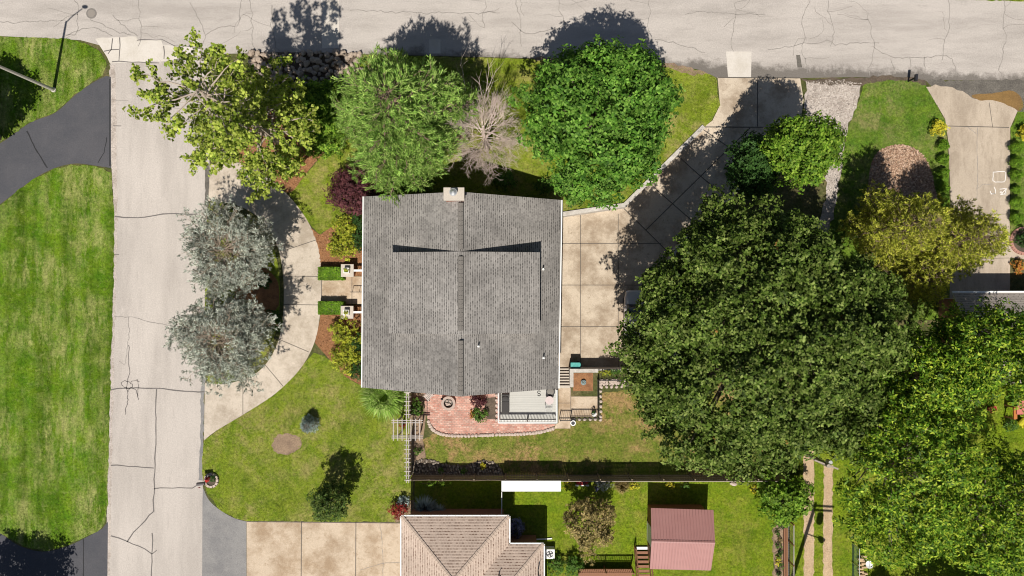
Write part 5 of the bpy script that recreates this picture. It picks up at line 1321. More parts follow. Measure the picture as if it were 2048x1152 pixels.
def car():
    """pale minivan under the oak, nose towards the top of the view"""
    c = G(1273, 640, 0); z = DZ
    c = V(c.x, c.y, z); t = thing('parked_car', c, 'pale parked car mostly hidden under the big dark oak', 'car')
    pm = surf('silver_paint', (.52, .49, .46), .35, .05, 2, metal=.2)
    def loft(name, secs, mat):
        m = MB(); k = 16; vs = []
        for y, hw, z0, z1 in secs:
            for j in range(k):
                a = 2 * math.pi * j / k; ca, sa = math.cos(a), math.sin(a)
                x = hw * (abs(ca) ** .5) * (1 if ca >= 0 else -1); zz = (z0 + z1) / 2 + (z1 - z0) / 2 * (abs(sa) ** .6) * (1 if sa >= 0 else -1)
                vs.append(c + V(x, y, zz))
        fs = [(i * k + j, i * k + (j + 1) % k, (i + 1) * k + (j + 1) % k, (i + 1) * k + j) for i in range(len(secs) - 1) for j in range(k)]
        fs += [tuple(reversed(range(k))), tuple((len(secs) - 1) * k + j for j in range(k))]
        m.add(vs, fs); return m.build(name, mat, t, True)
    loft('body', [(-2.35, .62, .35, .75), (-2.25, .85, .25, .95), (-1.2, .93, .22, 1.0), (.6, .93, .22, 1.0), (1.7, .90, .24, .92), (2.2, .80, .28, .80), (2.4, .55, .35, .68)], pm)
    loft('windows', [(-2.0, .70, .9, 1.05), (-1.7, .78, .85, 1.42), (.1, .79, .85, 1.46), (1.25, .76, .85, 1.0)], M['glass'])
    loft('roof', [(-1.75, .62, 1.36, 1.46), (-1.5, .68, 1.36, 1.52), (.0, .68, 1.36, 1.54), (.35, .60, 1.34, 1.46)], pm)
    for sx in (-1, 1):
        for y in (-1.45, 1.45): MB().tube([c + V(sx * .72, y, .32), c + V(sx * .92, y, .32)], .32, 16).build('wheel', M['black'], t)
        MB().blob(c + V(sx * .6, 2.27, .62), (.16, .08, .08), 2, 10, 6, .03).build('headlight', M['white'], t, True)
        MB().blob(c + V(sx * 1.0, 1.0, .98), (.10, .06, .07), 3, 8, 6, .03).build('mirror', pm, t, True)

# ------------------------------------------------------------------ plants
def unit(a): return a / (np.linalg.norm(a, axis=1, keepdims=True) + 1e-9)
def leaf_quads(rng, P, Nrm, size, asp=.6, droop=.25, var=.35):
    """folded diamond leaves at P facing Nrm"""
    n = len(P); Nrm = unit(Nrm)
    r = unit(rng.normal(size=(n, 3))); a = unit(np.cross(Nrm, r)); b = np.cross(Nrm, a)
    s = size * rng.uniform(1 - var, 1 + var, n)[:, None]
    tip = P + a * s * .5 - Nrm * s * droop * .5; base = P - a * s * .5 - Nrm * s * droop * .2
    l = P + b * s * asp * .5 + Nrm * s * .06; q = P - b * s * asp * .5 + Nrm * s * .06
    return np.stack([base, q, tip, l], 1).reshape(-1, 3)
def quads_obj(name, v, mat, parent=None, origin=None, extra=None):
    o0 = ORG[parent] if parent is not None else Vector(origin)
    v = v - np.array(o0, dtype=np.float64)
    f = np.arange(len(v)).reshape(-1, 4)
    if extra is not None and len(extra.v):          # stems: quads only
        ev = np.array(extra.v) - np.array(o0); ef = np.array([q for q in extra.f if len(q) == 4]) + len(v)
        mi = np.concatenate([np.zeros(len(f), int), np.ones(len(ef), int)])
        me = np_mesh(name, np.concatenate([v, ev]), np.concatenate([f, ef]), [mat, M['bark']], mi)
    else: me = np_mesh(name, v, f, [mat])
    o = link(name, me, parent, None if parent is not None else o0); ORG[o] = o0
    return o
def lobe_leaves(rng, C0, R, n_lobes, lr, per, size, up=.6, flat=.75, rmin=.55, zmin=-.35, asp=.6, irregular=.14, inner=.25):
    """leaf clumps over an uneven dome; returns leaf corners and the clump centres"""
    ph = rng.uniform(0, 6.28, 8); k = np.arange(n_lobes) + .5
    z = 1 - k / n_lobes * (1 - zmin); t = k * 2.39996 + rng.normal(0, .25, n_lobes)
    s = np.sqrt(np.maximum(0, 1 - z * z)); D = np.stack([s * np.cos(t), s * np.sin(t), z], 1)
    f = 1 + irregular * (np.sin(3 * t + ph[0]) * s + .7 * np.sin(5 * t + ph[1] + 3 * z) + .6 * np.sin(9 * t + ph[2] - 5 * z)) + rng.normal(0, irregular * .45, n_lobes)
    rad = f * np.where(rng.random(n_lobes) < inner, rng.uniform(rmin, .85, n_lobes), rng.uniform(.86, 1.0, n_lobes))
    LR = lr * rng.uniform(.6, 1.4, n_lobes)
    Cn = np.array(C0) + D * (np.array(R) - lr * .6) * rad[:, None]
    K = 6
    cnt = np.maximum(2, (per * (LR / lr) ** 2 / K).astype(int)); idx = np.repeat(np.arange(n_lobes), cnt); n = len(idx)
    d = unit(rng.normal(size=(n, 3)) + np.array([0, 0, .35]) + D[idx] * .35)
    P = Cn[idx] + d * np.array([1, 1, flat]) * (LR[idx] * rng.uniform(.25, 1.12, n) ** .6)[:, None]
    tn = unit(d * .55 + D[idx] * .2 + np.array([0, 0, up]) + rng.normal(0, .42, (n, 3)))
    # each tuft: K leaves radiating from one twig end
    P = np.repeat(P, K, 0); tn = np.repeat(tn, K, 0); k = n * K
    a1 = unit(np.cross(tn, np.repeat(unit(rng.normal(size=(n, 3))), K, 0))); b1 = np.cross(tn, a1)
    ang = np.tile(np.arange(K) * 2 * np.pi / K, n) + rng.normal(0, .3, k)
    dr = unit(a1 * np.cos(ang)[:, None] + b1 * np.sin(ang)[:, None] + tn * rng.normal(.15, .3, k)[:, None])
    sd_ = unit(np.cross(tn, dr)); L = (size * rng.uniform(.65, 1.3, k))[:, None]; base = P + dr * L * .08 + rng.normal(0, size * .12, (k, 3))
    tip = base + dr * L - tn * L * .18; midp = base + dr * L * .5 + tn * L * .05
    v = np.stack([base, midp - sd_ * L * asp * .5, tip, midp + sd_ * L * asp * .5], 1).reshape(-1, 3)
    return v, Cn
def broad_tree(name, label, cat, group, cx, cy, zc, rx, ry, rz, n_lobes, lr, per, size, mat, seed, tr=.28, bark='bark', **kw):
    rng = np.random.default_rng(seed); c = G(cx, cy, zc); k = S * (H - zc) / H
    base = V(c.x, c.y, 0); t = thing(name, base, label, cat, group)
    v, Cn = lobe_leaves(rng, c, (rx * k, ry * k, rz), n_lobes, lr, per, size, **kw)
    quads_obj('crown', v, M[mat], t)
    m = MB(); top = V(c.x, c.y, zc + rz * .35)
    m.tube([base, base + V(.05, 0, zc * .4), V(c.x + .1, c.y, zc * .8), top], [tr * 1.25, tr, tr * .7, tr * .25], 9)
    for i in rng.choice(len(Cn), min(len(Cn), 46), replace=False):
        e = Vector(Cn[i]); h0 = max(zc * .3, min(zc * .85, e.z - 1.2 - .25 * (e - c).length)); a = V(c.x, c.y, h0); mid = a.lerp(e, .5) + V(0, 0, -.25)
        m.tube([a, mid, e], [tr * .35, tr * .2, .02], 5, cap=False)
    m.build('trunk', M[bark], t)
    return t
def leafball(name, c, R, n, size, mat, seed, parent=None, label=None, cat=None, group=None, asp=.6, up=.5):
    rng = np.random.default_rng(1000 + seed)
    d = unit(rng.normal(size=(n, 3))); d[:, 2] = np.where(d[:, 2] < -.3, -d[:, 2], d[:, 2])
    ph = rng.uniform(0, 6.3, 3); t = np.arctan2(d[:, 1], d[:, 0])
    f = 1 + .14 * np.sin(3 * t + ph[0]) + .1 * np.sin(5 * t + ph[1] + 4 * d[:, 2])
    P = np.array(c) + d * np.array(R) * (f * rng.uniform(.45, 1.03, n) ** .6)[:, None]
    v = leaf_quads(rng, P, d * .6 + np.array([0, 0, up]) + rng.normal(0, .35, (n, 3)), size, asp)
    o = quads_obj(name, v, mat, parent, (c[0], c[1], 0))
    if label: tag(o, label, cat, group)
    return o
def shrub(label, cx, cy, rx, ry, h, mat, size, seed, group=None, name='shrub', lobes=26, dens=1.0, cat='shrub', z0=0.0, **kw):
    zc = h * .55; c = G(cx, cy, zc) + V(0, 0, z0); k = S * (H - zc) / H; rng = np.random.default_rng(seed + 300)
    R = (rx * k, ry * k, h * .5); lr = .38 * (R[0] * R[1]) ** .5
    per = max(10, int(dens * 7.5 * lr * lr / size ** 2))
    v, Cn = lobe_leaves(rng, c, R, lobes, lr, per, size, rmin=.3, zmin=-.6, irregular=.10, **kw)
    st = MB()
    for i in rng.choice(lobes, min(9, lobes), replace=False): st.tube([V(c.x, c.y, z0), V(c.x, c.y, z0).lerp(Vector(Cn[i]), .5), Vector(Cn[i])], [.03, .025, .012], 5, cap=False)
    return tag(quads_obj(name, v, M[mat], None, (c.x, c.y, z0), st), label, cat, group)

def whorl_tree(seed, base, h, z0, prof, nb, dz, rise, curve, sub=.35, sub_len=.45, thin=.02, wob=.05, lean=(0, 0)):
    """trunk with branches round it; returns the wood as MB and foliage points with directions"""
    rg = random.Random(seed); m = MB(); pts = []; base = Vector(base)
    ax = lambda z: base + V(lean[0] * z / h, lean[1] * z / h, z)
    m.tube([ax(0), ax(h * .5), ax(h * .97)], [.022 * h, .015 * h, .03], 8)
    z = z0; a0 = rg.uniform(0, 6.3)
    ph = rg.uniform(0, 6.3)
    while z < h * .98:
        r = prof((z - z0) / (h - z0)); n = max(3, int(round(nb * (.6 + .4 * r / 4))))
        for i in range(n):
            a = a0 + 2 * math.pi * i / n + rg.gauss(0, .22); L = r * rg.uniform(.72, 1.12) * (1 + .10 * math.sin(3 * a + ph) + .06 * math.sin(5 * a - ph)); zz = z + rg.uniform(-.5, .5) * dz
            d = V(math.cos(a), math.sin(a), 0); P = []
            for j in range(6):
                s = j / 5; P.append(ax(zz) + d * (L * s) + V(0, 0, rise * L * s + curve * L * s * s) + V(rg.gauss(0, wob), rg.gauss(0, wob), rg.gauss(0, .04)) * L * s)
            m.tube(P, [max(.010, thin * L * (1 - .85 * j / 5)) for j in range(6)], 5, cap=False)
            k = max(3, int(L / sub))
            for j in range(k):
                s = .2 + .8 * (j + .6) / k
                f = s * 5; q = min(4, int(f)); p = P[q].lerp(P[q + 1], f - q); w_ = (P[q + 1] - P[q]).normalized()
                side = V(-d.y, d.x, 0) * (1 if j % 2 else -1)
                dd = (w_ * .75 + side * .75 + V(0, 0, rg.gauss(.12, .25))).normalized(); l2 = L * sub_len * (1.15 - s) * rg.uniform(.7, 1.25) + .2
                e = p + dd * l2; m.tube([p, p.lerp(e, .5) + V(0, 0, .03), e], [.012, .01, .006], 4, cap=False)
                nn = max(1, int(l2 / .22))
                for u in range(nn): pts.append((p.lerp(e, (u + 1) / nn), dd, s))
            pts.append((P[5], (P[5] - P[4]).normalized(), 1.0))
        z += dz; a0 += 1.3
    top = ax(h)
    for _ in range(5): pts.append((top + V(rg.gauss(0, .1), rg.gauss(0, .1), rg.uniform(-.3, .1)), V(rg.gauss(0, .3), rg.gauss(0, .3), 1), 1.0))
    return m, pts
def tufts(rng, pts, n, L, wd, spread, up=.2):
    P = np.array([p[0] for p in pts]); D = np.array([p[1] for p in pts]); P = np.repeat(P, n, 0); D = np.repeat(D, n, 0); k = len(P)
    d = unit(D + rng.normal(0, spread, (k, 3)) + np.array([0, 0, up])); s = unit(np.cross(d, rng.normal(size=(k, 3)) + np.array([0, 0, .01])))
    l = L * rng.uniform(.6, 1.2, k)[:, None]; b = P + rng.normal(0, .05, (k, 3))
    return np.stack([b - s * wd * .4, b + s * wd * .4, b + d * l * .7 + s * wd * .5, b + d * l - s * wd * .1], 1).reshape(-1, 3)
def conifer(name, label, cat, group, cx, cy, zc, h, z0, prof, seed, mat, nb=8, dz=.55, rise=.1, curve=.1, n=9, L=.3, wd=.05, spread=.55, keep=0.0, bark='twig', base=None, sub=.35, sub_len=.45, up=.2, fade=0.0):
    c = G(cx, cy, zc); b = V(c.x, c.y, 0) if base is None else base
    t = thing(name, b, label, cat, group)
    m, pts = whorl_tree(seed, b, h, z0, prof, nb, dz, rise, curve, sub, sub_len, thin=.008 if fade else .02, wob=.13 if fade else .05)
    m.build('trunk', M[bark], t)
    rng = np.random.default_rng(seed)
    pts = [p for p in pts if p[2] > keep and (p[2] >= fade or rng.random() < (p[2] - keep) / max(.01, fade - keep))]
    quads_obj('crown', tufts(rng, pts, n, L, wd, spread, up), M[mat], t)
    return t

# --- big trees
def sweetgum():
    b = G(578, 294); t = thing('tree', b, 'tall loose pale green tree leaning over the side street at the upper left', 'tree')
    prof = lambda u: 4.6 * (1 - .42 * u) * (.78 + .22 * math.sin(u * 9)) + .3
    m, pts = whorl_tree(21, b, 17.2, 4.0, prof, 6, .95, .40, -.10, .60, .5)
    m.build('trunk', M['barkp'], t)
    rng = np.random.default_rng(4); P = np.array([p[0] for p in pts if p[2] > .35])
    P = P[rng.random(len(P)) < .95]
    n = 14; idx = np.repeat(np.arange(len(P)), n); d = unit(rng.normal(size=(len(idx), 3)))
    q = P[idx] + d * .34 * rng.uniform(.2, 1, len(idx))[:, None]
    quads_obj('crown', leaf_quads(rng, q, d * .4 + np.array([0, -.1, .6]) + rng.normal(0, .4, (len(idx), 3)), .22, .8), M['lf_gum'], t)
sweetgum()
dome = lambda r: (lambda u: r * math.sqrt(max(.02, 1 - (1.25 * u - .25) ** 2)))
conifer('pine_tree', 'dense soft green pine between the loose tree and the bare tree', 'tree', None, 802, 236, 8, 14.5, 2.2, lambda u: 4.5 * (max(.03, 1 - u ** 1.8)) ** .62, 31, 'lf_pine', nb=10, dz=.5, rise=.15, curve=.22, n=11, L=.34, wd=.062, spread=.5)
broad_tree('maple_tree', 'round bright green maple above the right end of the grey roof', 'tree', None, 1196, 240, 8.3, 152, 152, 5.6, 330, .80, 120, .25, 'lf_maple', 41, tr=.3, irregular=.10, inner=.5, rmin=.62)
def bare_tree():
    b = G(974, 300); t = thing('bare_tree', b, 'leafless grey tree between the pine and the round maple', 'tree')
    rg = random.Random(8); m = MB()
    m.tube([b, b + V(.05, 0, 2.5), b + V(-.05, .1, 5.5), b + V(.05, .05, 8)], [.22, .18, .13, .06], 9)
    def br(p, d, L, r, dep):
        P = [p]; q = d.normalized()
        for i in range(4):
            q = (q + V(rg.gauss(0, .11), rg.gauss(0, .11), rg.gauss(.05, .08))).normalized(); P.append(P[-1] + q * L / 4)
        m.tube(P, [r * (1 - .2 * i) for i in range(5)], 5 if r > .02 else 4, cap=False)
        if dep == 0: return
        for k in range(8 if dep == 3 else (6 if dep == 2 else 5)):
            s = rg.uniform(.25, 1); f = s * 4; i = min(3, int(f)); a = P[i].lerp(P[i + 1], f - i)
            e = (q + V(rg.gauss(0, .5), rg.gauss(0, .5), rg.gauss(.05, .35))).normalized()
            br(a, e, L * rg.uniform(.38, .6), max(.0065, r * .45), dep - 1)
    for i in range(34):
        z = rg.uniform(2.6, 7.8); a = i * 2.4; r = 1.0 if z < 6 else .8
        br(V(b.x, b.y, z), V(math.cos(a), math.sin(a), rg.uniform(.05, .5)), 2.3 * r * rg.uniform(.8, 1.15), .034, 3)
    for px, py, zz in ((928, 176, 6.6), (952, 172, 6.8), (1012, 200, 6.5)):
        e = G(px, py, zz); st = V(b.x, b.y, 4.0); br(st, e - st, (e - st).length, .05, 2)
    m.build('trunk', M['barkg'], t)
bare_tree()
broad_tree('small_tree', 'small yellow green tree beside the gravel drive', 'tree', None, 1603, 300, 7.6, 72, 68, 3.0, 110, .75, 120, .22, 'lf_small', 51, tr=.16, inner=.3)
broad_tree('understory_tree', 'dark green tree in shade between ramp and big oak', 'tree', None, 1506, 336, 4.5, 42, 60, 2.4, 70, .8, 110, .22, 'lf_dark', 52, tr=.14)
broad_tree('oak_tree', 'huge dark green oak right of the sunken court', 'tree', None, 1514, 682, 9.0, 282, 266, 6.8, 780, .95, 165, .235, 'lf_oak', 61, tr=.5, irregular=.07, flat=.7, inner=.5, rmin=.7)
for i, (x, y, z, rx, ry, rz, n, lab) in enumerate(((1808, 930, 10, 135, 190, 5.0, 230, 'lime green walnut tree beside the wheel tracks'), (1975, 706, 9.5, 135, 102, 4.2, 170, 'lime green walnut tree overhanging the taupe roof'), (2000, 1025, 9.5, 150, 135, 4.6, 210, 'lime green walnut tree in the lower right corner'), (1868, 752, 9.8, 95, 95, 3.8, 110, 'lime green walnut tree against the big oak'))):
    broad_tree('walnut_tree', lab, 'tree', 'lime green walnut trees', x, y, z, rx, ry, rz, n, .80, 112, .245, 'lf_lime', 71 + i, tr=.3, bark='barkp', irregular=.12, inner=.5, rmin=.5, asp=.42, flat=.6)
gp = lambda r: (lambda u: r * (max(.04, 1 - u ** 1.6)) ** .75)
for i, (x, y, z, h, r, lab) in enumerate(((1806, 450, 6.3, 11.0, 2.75, 'golden green conifer left of the far right driveway, left of its pair'), (1918, 480, 6, 10.5, 2.85, 'golden green conifer leaning over the far right driveway, right of its pair'), (1845, 555, 5, 7.5, 2.3, 'golden green conifer in the shade behind its taller pair'))):
    conifer('golden_conifer', lab, 'tree', 'golden green conifers', x, y, z, h, 1.4, gp(r), 81 + i, 'lf_gold', nb=8, dz=.5, rise=.4, curve=.05, n=13, L=.22, wd=.055, spread=.7, sub=.26)
cedp = lambda u: 3.15 * (.82 + .3 * math.sin(u * 3)) * (1 - .42 * u ** 2)
for i, (x, y, lab) in enumerate(((457, 500, 'silvery blue grey tree in the upper half of the drive island'), (447, 681, 'silvery blue grey tree in the lower half of the drive island'))):
    conifer('blue_grey_tree', lab, 'tree', 'silvery trees of the drive island', x, y, 4.8, 6.0 + .3 * i, 3.2 - .4 * i, cedp, 91 + 6 * i, 'lf_cedar', nb=13, dz=.30, rise=.22, curve=-.02, n=13, L=.22, wd=.05, spread=.9, keep=.16, sub=.24, sub_len=.5, bark='greytwig', up=.15, fade=.62)
def column_tree():
    c = G(660, 1004, 2.7); t = thing('young_tree', (c.x, c.y, 0), 'young upright tree standing alone in the front lawn', 'tree')
    rng = np.random.default_rng(12)
    v, Cn = lobe_leaves(rng, c, (1.42, 1.42, 2.3), 70, .48, 62, .17, zmin=-.8, irregular=.08)
    quads_obj('crown', v, M['lf_col'], t); m = MB().tube([V(c.x, c.y, 0), V(c.x, c.y, 2), V(c.x, c.y, 4.4)], [.09, .07, .03], 8)
    for i in range(0, 70, 4): m.tube([V(c.x, c.y, max(.8, Cn[i][2] - .7)), Vector(Cn[i])], [.03, .012], 5, cap=False)
    m.build('trunk', M['bark'], t)
column_tree()
broad_tree('crab_apple', 'bronze leaved small tree on the lawn left of the shed', 'tree', None, 1180, 1045, 3.2, 50, 56, 1.9, 80, .5, 80, .16, 'lf_bronze', 101, tr=.1)
broad_tree('leafy_shrub_tree', 'broad fresh green bush at the end of the wooden fence', 'shrub', None, 1568, 996, 1.6, 52, 48, 1.5, 60, .55, 90, .2, 'lf_small', 102, tr=.08, asp=.8)
# trees outside the frame whose shadows fall into it
broad_tree('tree', 'tree beyond the left edge shading the upper left lawn', 'tree', None, -128, 240, 6, 68, 80, 2.6, 60, .9, 90, .3, 'lf_oak', 111)
broad_tree('tree', 'tree beyond the lower left corner shading the asphalt drive', 'tree', None, -98, 1342, 7, 92, 92, 3.0, 70, 1.0, 90, .3, 'lf_oak', 112)
broad_tree('tree', 'tree beyond the right edge at the upper road', 'tree', None, 2168, 130, 4, 42, 48, 2.0, 40, .7, 80, .25, 'lf_oak', 113)
conifer('conifer', 'small conifer below the lower right edge', 'tree', None, 1772, 1205, 1.5, 3.4, .3, lambda u: 1.25 * (1 - u) + .1, 114, 'lf_dark', nb=8, dz=.3, n=8, L=.25, wd=.06)
broad_tree('tree', 'tree below the lower right corner', 'tree', None, 2010, 1310, 6, 110, 90, 3.0, 70, 1.0, 90, .3, 'lf_oak', 115)

# --- shrubs
shrub('dark purple leaved shrub at the upper left corner of the grey roof', 708, 386, 50, 50, 2.6, 'lf_purple', .15, 1, lobes=46)
ye = 'yellow green shrubs in front of the house'
shrub('yellow green shrub touching the purple shrub', 690, 452, 26, 26, 1.5, 'lf_yel', .14, 2, ye)
shrub('yellow green shrub above the upper clipped hedge', 684, 490, 28, 30, 1.5, 'lf_yel', .14, 3, ye)
shrub('yellow green shrub just below the lower stone pier', 686, 662, 34, 27, 1.4, 'lf_yel', .14, 4, ye)
shrub('yellow green shrub lowest along the house front', 692, 716, 28, 36, 1.4, 'lf_yel', .14, 5, ye)
dg = 'dark green shrubs against the house front'
for i, (x, y, lab) in enumerate(((718, 440, 'dark green shrub at the house wall nearest the purple shrub'), (719, 478, 'dark green shrub at the house wall above the upper pier'), (717, 688, 'dark green shrub at the house wall below the lower pier'), (714, 738, 'dark green shrub at the house wall lowest of its row'))):
    shrub(lab, x, y, 17, 22, 1.2, 'lf_dark', .12, 10 + i, dg)
for i, (y, lab) in enumerate(((547, 'clipped box hedge along the upper side of the front walk'), (616, 'clipped box hedge along the lower side of the front walk'))):
    a, b = G(636, y - 13, .8), G(686, y + 13, .8); rng = np.random.default_rng(60 + i); n = 5200
    P = rng.uniform(-1, 1, (n, 3)); ax_ = rng.integers(0, 3, n); sg = np.where(rng.random(n) < .5, -1, 1)
    P[np.arange(n), ax_] = sg * rng.uniform(.8, 1.04, n); P[:, 2] = np.where(ax_ == 2, np.abs(P[:, 2]), P[:, 2])
    hx, hy = (b.x - a.x) / 2, (a.y - b.y) / 2; c = np.array([(a.x + b.x) / 2, (a.y + b.y) / 2, .42])
    nn = np.zeros((n, 3)); nn[np.arange(n), ax_] = P[np.arange(n), ax_]
    v = leaf_quads(rng, c + P * np.array([hx, hy, .4]), nn + np.array([0, 0, .3]) + rng.normal(0, .35, (n, 3)), .10, .65)
    core = MB().box(c, (2 * hx * .84, 2 * hy * .8, .62))
    tag(quads_obj('hedge', v, M['lf_hedge'], None, (c[0], c[1], 0), core), lab, 'hedge', 'clipped hedges of the front walk')
def grass_clump(label, cx, cy, r, h, n, mat, seed, wd=.05, name='grass_clump'):
    c = G(cx, cy, .3); rng = np.random.default_rng(seed)
    a = rng.uniform(0, 6.283, n); l = r * S * rng.uniform(.35, 1.05, n) ** .7; hh = h * rng.uniform(.5, 1.1, n); b0 = np.array([c.x, c.y, .02]) + np.stack([np.cos(a), np.sin(a), 0 * a], 1) * (rng.uniform(0, .4, n) * l)[:, None]
    d = np.stack([np.cos(a), np.sin(a), 0 * a], 1); s = np.stack([-np.sin(a), np.cos(a), 0 * a], 1) * wd / 2
    mid = b0 + d * (l * .45)[:, None] + np.array([0, 0, 1]) * hh[:, None]; tip = b0 + d * l[:, None] + np.array([0, 0, 1]) * (hh * .45)[:, None]
    v = np.concatenate([np.stack([b0 - s, b0 + s, mid + s, mid - s], 1), np.stack([mid - s, mid + s, tip + s * .15, tip - s * .15], 1)], 0).reshape(-1, 3)
    return tag(quads_obj(name, v, M[mat], None, (c.x, c.y, 0)), label, 'plant')
grass_clump('big arching clump of ornamental grass below the left corner of the grey roof', 770, 790, 40, 1.0, 2600, 'lf_blades', 5)
conifer('blue_spruce', 'tiny silver blue spruce alone in the front lawn', 'tree', None, 617, 850, .8, 1.6, .1, lambda u: .56 * (1 - u) + .04, 121, 'lf_spruce', nb=9, dz=.12, rise=.1, n=9, L=.13, wd=.03, sub=.12)
shrub('deep red leaved shrub at the corner of the tan roofed house', 798, 1019, 18, 17, 1.3, 'lf_red', .12, 20)
shrub('grey green shrub behind the deep red shrub', 806, 1003, 13, 11, .7, 'lf_spruce', .1, 21)
grass_clump('blue green spiky plant in the shade of the tan roofed house', 850, 1018, 24, .7, 500, 'lf_spruce', 22, .035)
grass_clump('smaller spiky plant right of the bigger one in the house shade', 878, 1024, 14, .5, 260, 'lf_spruce', 23, .035)
shrub('blue flowering hydrangea in the shade of the tan roofed house', 1031, 1055, 17, 22, 1.1, 'fl_blue', .14, 24)
shrub('round bright green shrub nearest the air conditioner', 1111, 1132, 18, 18, 1.1, 'lf_mid', .13, 25)
shrub('round bright green shrub next to the wooden deck', 1145, 1131, 21, 21, 1.3, 'lf_mid', .13, 26)
# dark planting behind the house
for i, (x, y, r, lab) in enumerate(((790, 362, 30, 'dark shrub in the house shade left of the chimney'), (845, 368, 24, 'low dark shrub in the house shade nearest the chimney'), (1010, 362, 26, 'dark shrub in the house shade below the bare tree'), (1090, 372, 22, 'dark shrub in the house shade below the maple'))):
    shrub(lab, x, y, r, r * .7, 1.0, 'lf_mid', .15, 30 + i, 'shrubs in the shade behind the house')
shrub('bright green shrub below the pine at the roof edge', 792, 345, 26, 14, 1.4, 'lf_small', .15, 35)
shrub('rusty red shrub between the pine and the bare tree', 912, 272, 14, 16, 1.0, 'lf_red', .12, 36)
shrub('spreading yellow green shrub left of the pine', 644, 236, 58, 80, 2.4, 'lf_small', .19, 37, lobes=70)
shrub('dark green shrub on the rock slope', 610, 200, 44, 26, 1.3, 'lf_dark', .16, 38, lobes=36)
for i, (x, y, r, m_, lab) in enumerate(((601, 318, 11, 'lf_yel', 'yellow green hosta on the orange mulch'), (579, 348, 9, 'lf_mid', 'small green plant near the tip of the orange mulch bed'), (628, 272, 12, 'fl_white', 'white edged hosta on the orange mulch'), (634, 290, 9, 'fl_white', 'smaller white edged hosta at the mulch rim'), (565, 318, 15, 'lf_mid', 'green shrub on the orange mulch under the loose tree'), (540, 325, 12, 'lf_mid', 'low green plant at the left of the orange mulch'))):
    shrub(lab, x, y, r, r, .5, m_, .13, 40 + i, lobes=14, name='bedding_plant', cat='plant')
# island ground planting
for i, (x, y, r, lab) in enumerate(((545, 640, 20, 'dark low shrub at the right rim of the drive island'), (527, 560, 18, 'low green shrub between the two silvery trees'), (420, 590, 9, 'tiny yellow green plant at the street side of the drive island'))):
    shrub(lab, x, y, r, r, .6, 'lf_dark' if i < 2 else 'lf_yel', .12, 50 + i, name='low_shrub')
# patio planting
shrub('dark red shrub between the fire pit and the deck', 957, 800, 17, 13, .8, 'lf_purple', .11, 55)
shrub('green shrub on the brick patio beside the deck', 960, 829, 16, 14, .7, 'lf_mid', .11, 56)
shrub('small orange flowering plant at the patio shrub', 944, 829, 7, 9, .35, 'fl_orange', .09, 57, lobes=10, name='flower', cat='flowers')
shrub('green shrub between trellis and brick patio', 834, 815, 13, 17, 1.0, 'lf_mid', .12, 58)
shrub('pink leaved plant under the arbour', 806, 850, 7, 8, .6, 'lf_red', .09, 59, lobes=10, name='flower', cat='flowers')
shrub('small green shrub below the arbour', 837, 902, 10, 9, .7, 'lf_mid', .1, 60, lobes=14)
shrub('yellow flowers in the dark stone bed', 966, 932, 8, 8, .5, 'fl_yel', .09, 61, lobes=10, name='flower', cat='flowers')
shrub('green tuft leftmost in the dark stone bed', 882, 940, 6, 6, .5, 'lf_mid', .1, 62, lobes=10, name='bedding_plant', cat='plant')
shrub('green tuft middle of the dark stone bed', 927, 942, 8, 8, .5, 'lf_mid', .1, 63, lobes=10, name='bedding_plant', cat='plant')
shrub('creeping green vine on the lawn side of the fence', 872, 968, 34, 4, .7, 'lf_small', .1, 64, lobes=24, name='vine', cat='plant')
shrub('bright yellow green shrub against the white wall of the court', 1210, 745, 12, 8, .8, 'lf_yel', .11, 65, lobes=16, z0=.1)
shrub('mid green shrub beside the bright one at the court wall', 1232, 746, 12, 9, .8, 'lf_mid', .11, 66, lobes=16, z0=.1)
# flowers along the wooden fence
shrub('yellow flowering plant next to the white canopy', 1136, 970, 11, 10, .6, 'fl_yel', .1, 67, lobes=14, name='flower', cat='flowers')
shrub('green bush with white flowers by the wooden fence', 1207, 970, 17, 11, .8, 'fl_white', .11, 68, lobes=24)
shrub('pale blue flower bush beside the white flowered bush', 1193, 978, 6, 6, .5, 'fl_blue', .09, 69, lobes=10, name='flower', cat='flowers')
grass_clump('dry brown grass clump by the wooden fence', 1244, 972, 15, .5, 500, 'lf_bronze', 70, .03)
shrub('yellow flowering plant right of the dry grass clump', 1267, 972, 12, 9, .5, 'fl_yel', .1, 71, lobes=14, name='flower', cat='flowers')
shrub('yellow flowering plant in the shadow of the shed', 1340, 971, 9, 7, .5, 'fl_yel', .1, 72, lobes=12, name='flower', cat='flowers')
shrub('low green plant by the fence behind the shed', 1372, 973, 10, 7, .5, 'lf_mid', .1, 73, lobes=12, name='bedding_plant', cat='plant')
shrub('orange flowers at the left wall of the shed', 1300, 1046, 4, 12, .7, 'fl_orange', .1, 74, lobes=12, name='flower', cat='flowers')
shrub('yellow flowers beside the broad fresh green bush', 1508, 978, 8, 10, .5, 'fl_yel', .1, 75, lobes=12, name='flower', cat='flowers')
shrub('small yellow flowers at the top of the weedy bed', 1550, 1030, 5, 5, .4, 'fl_yel', .09, 76, lobes=8, name='flower', cat='flowers')
shrub('dark shrub at the top of the weedy bed', 1563, 1045, 12, 13, .8, 'lf_dark', .11, 77, lobes=16)
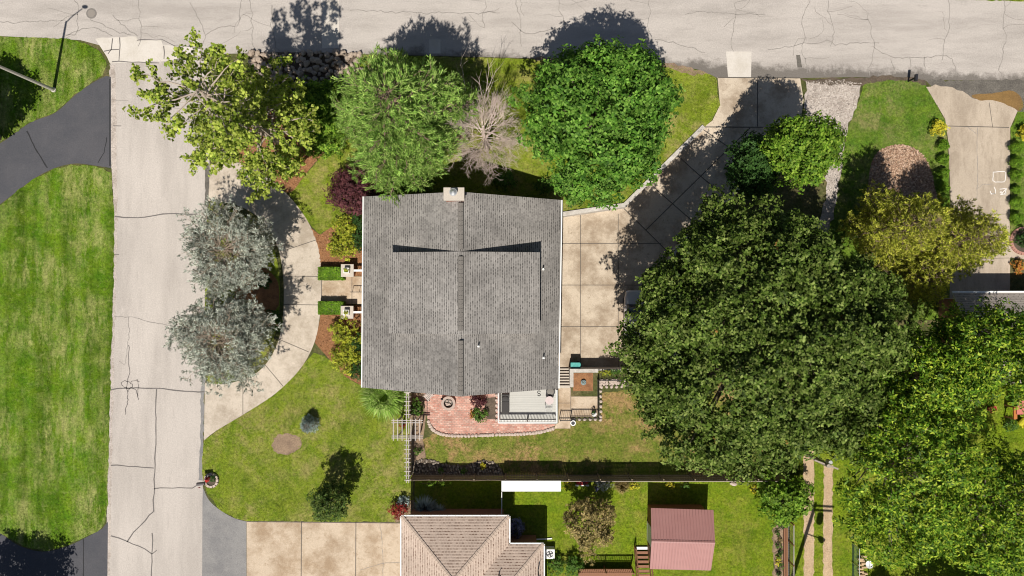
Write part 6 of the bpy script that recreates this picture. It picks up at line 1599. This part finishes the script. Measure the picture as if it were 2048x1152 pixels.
for i, (y, r, m_) in enumerate(((1066, 6, 'lf_mid'), (1080, 5, 'lf_bronze'), (1092, 7, 'lf_mid'), (1104, 5, 'lf_dark'), (1112, 7, 'lf_small'), (1122, 6, 'fl_yel'), (1131, 7, 'lf_mid'))):
    shrub('%s in the narrow weedy bed beside the low fence, %s from the top' % ('yellow bloomed weed' if m_ == 'fl_yel' else 'leafy weed', ('first', 'second', 'third', 'fourth', 'fifth', 'sixth', 'seventh')[i]), 1555 + (i * 5) % 8, y, r, r + 2, .35, m_, .09, 140 + i, 'weeds in the narrow bed', name='weed', cat='plant', lobes=10)
shrub('dark leafy plant low in the weedy bed', 1558, 1148, 7, 6, .5, 'lf_dark', .1, 78, lobes=10, name='bedding_plant', cat='plant')
tag(MB().blob(V(*G(1466, 967)) + V(0, 0, .1), (.32, .14, .14), 3, 9, 6).build('pale_stone', M['stone']), 'pale stone lying at the foot of the wooden fence', 'stone')
# round shrubs along the far right drive
shrub('round golden yellow shrub at the top left of the far right driveway', 1878, 256, 18, 17, 1.0, 'fl_yel', .1, 80)
shrub('round golden yellow shrub cut by the right edge', 2051, 264, 16, 17, 1.0, 'fl_yel', .1, 81)
gl = 'round green shrubs left of the far right driveway'; gr = 'round green shrubs right of the far right driveway'
ords = ['topmost', 'second', 'third', 'fourth', 'fifth', 'sixth']
def round_shrub(label, x, y, r, group, seed):
    k = r * S; c = G(x, y, k)
    leafball('shrub', V(c.x, c.y, k * .95), (k, k, k * 1.05), 1500, .085, M['lf_hedge'], seed, None, label, 'shrub', group, up=.3)
for i, y in enumerate((290, 319, 347, 375)):
    round_shrub('small round green shrub left of the far right driveway, %s of four' % ords[i], 1886, y, 11, gl, 82 + i)
for i, y in enumerate((295, 325, 351, 379, 405, 437)):
    round_shrub('small round green shrub right of the far right driveway, %s of six' % ords[i], 2032, y, 8.5 if i == 3 else 12.5, gr, 90 + i)
shrub('dark shrub inside the curved brick edging', 2048, 476, 16, 18, 1.1, 'lf_dark', .12, 97)
shrub('orange and yellow flowers beside the taupe roofed house', 2037, 533, 13, 15, .7, 'fl_orange', .13, 98, name='flower', cat='flowers')
shrub('yellow flowers beside the play frame', 2048, 846, 9, 8, .5, 'fl_yel', .12, 99, name='flower', cat='flowers')
shrub('green bush left of the play frame', 2022, 850, 14, 12, .8, 'lf_mid', .13, 100)
porch(); mailboxes(); bins(); yard_things()
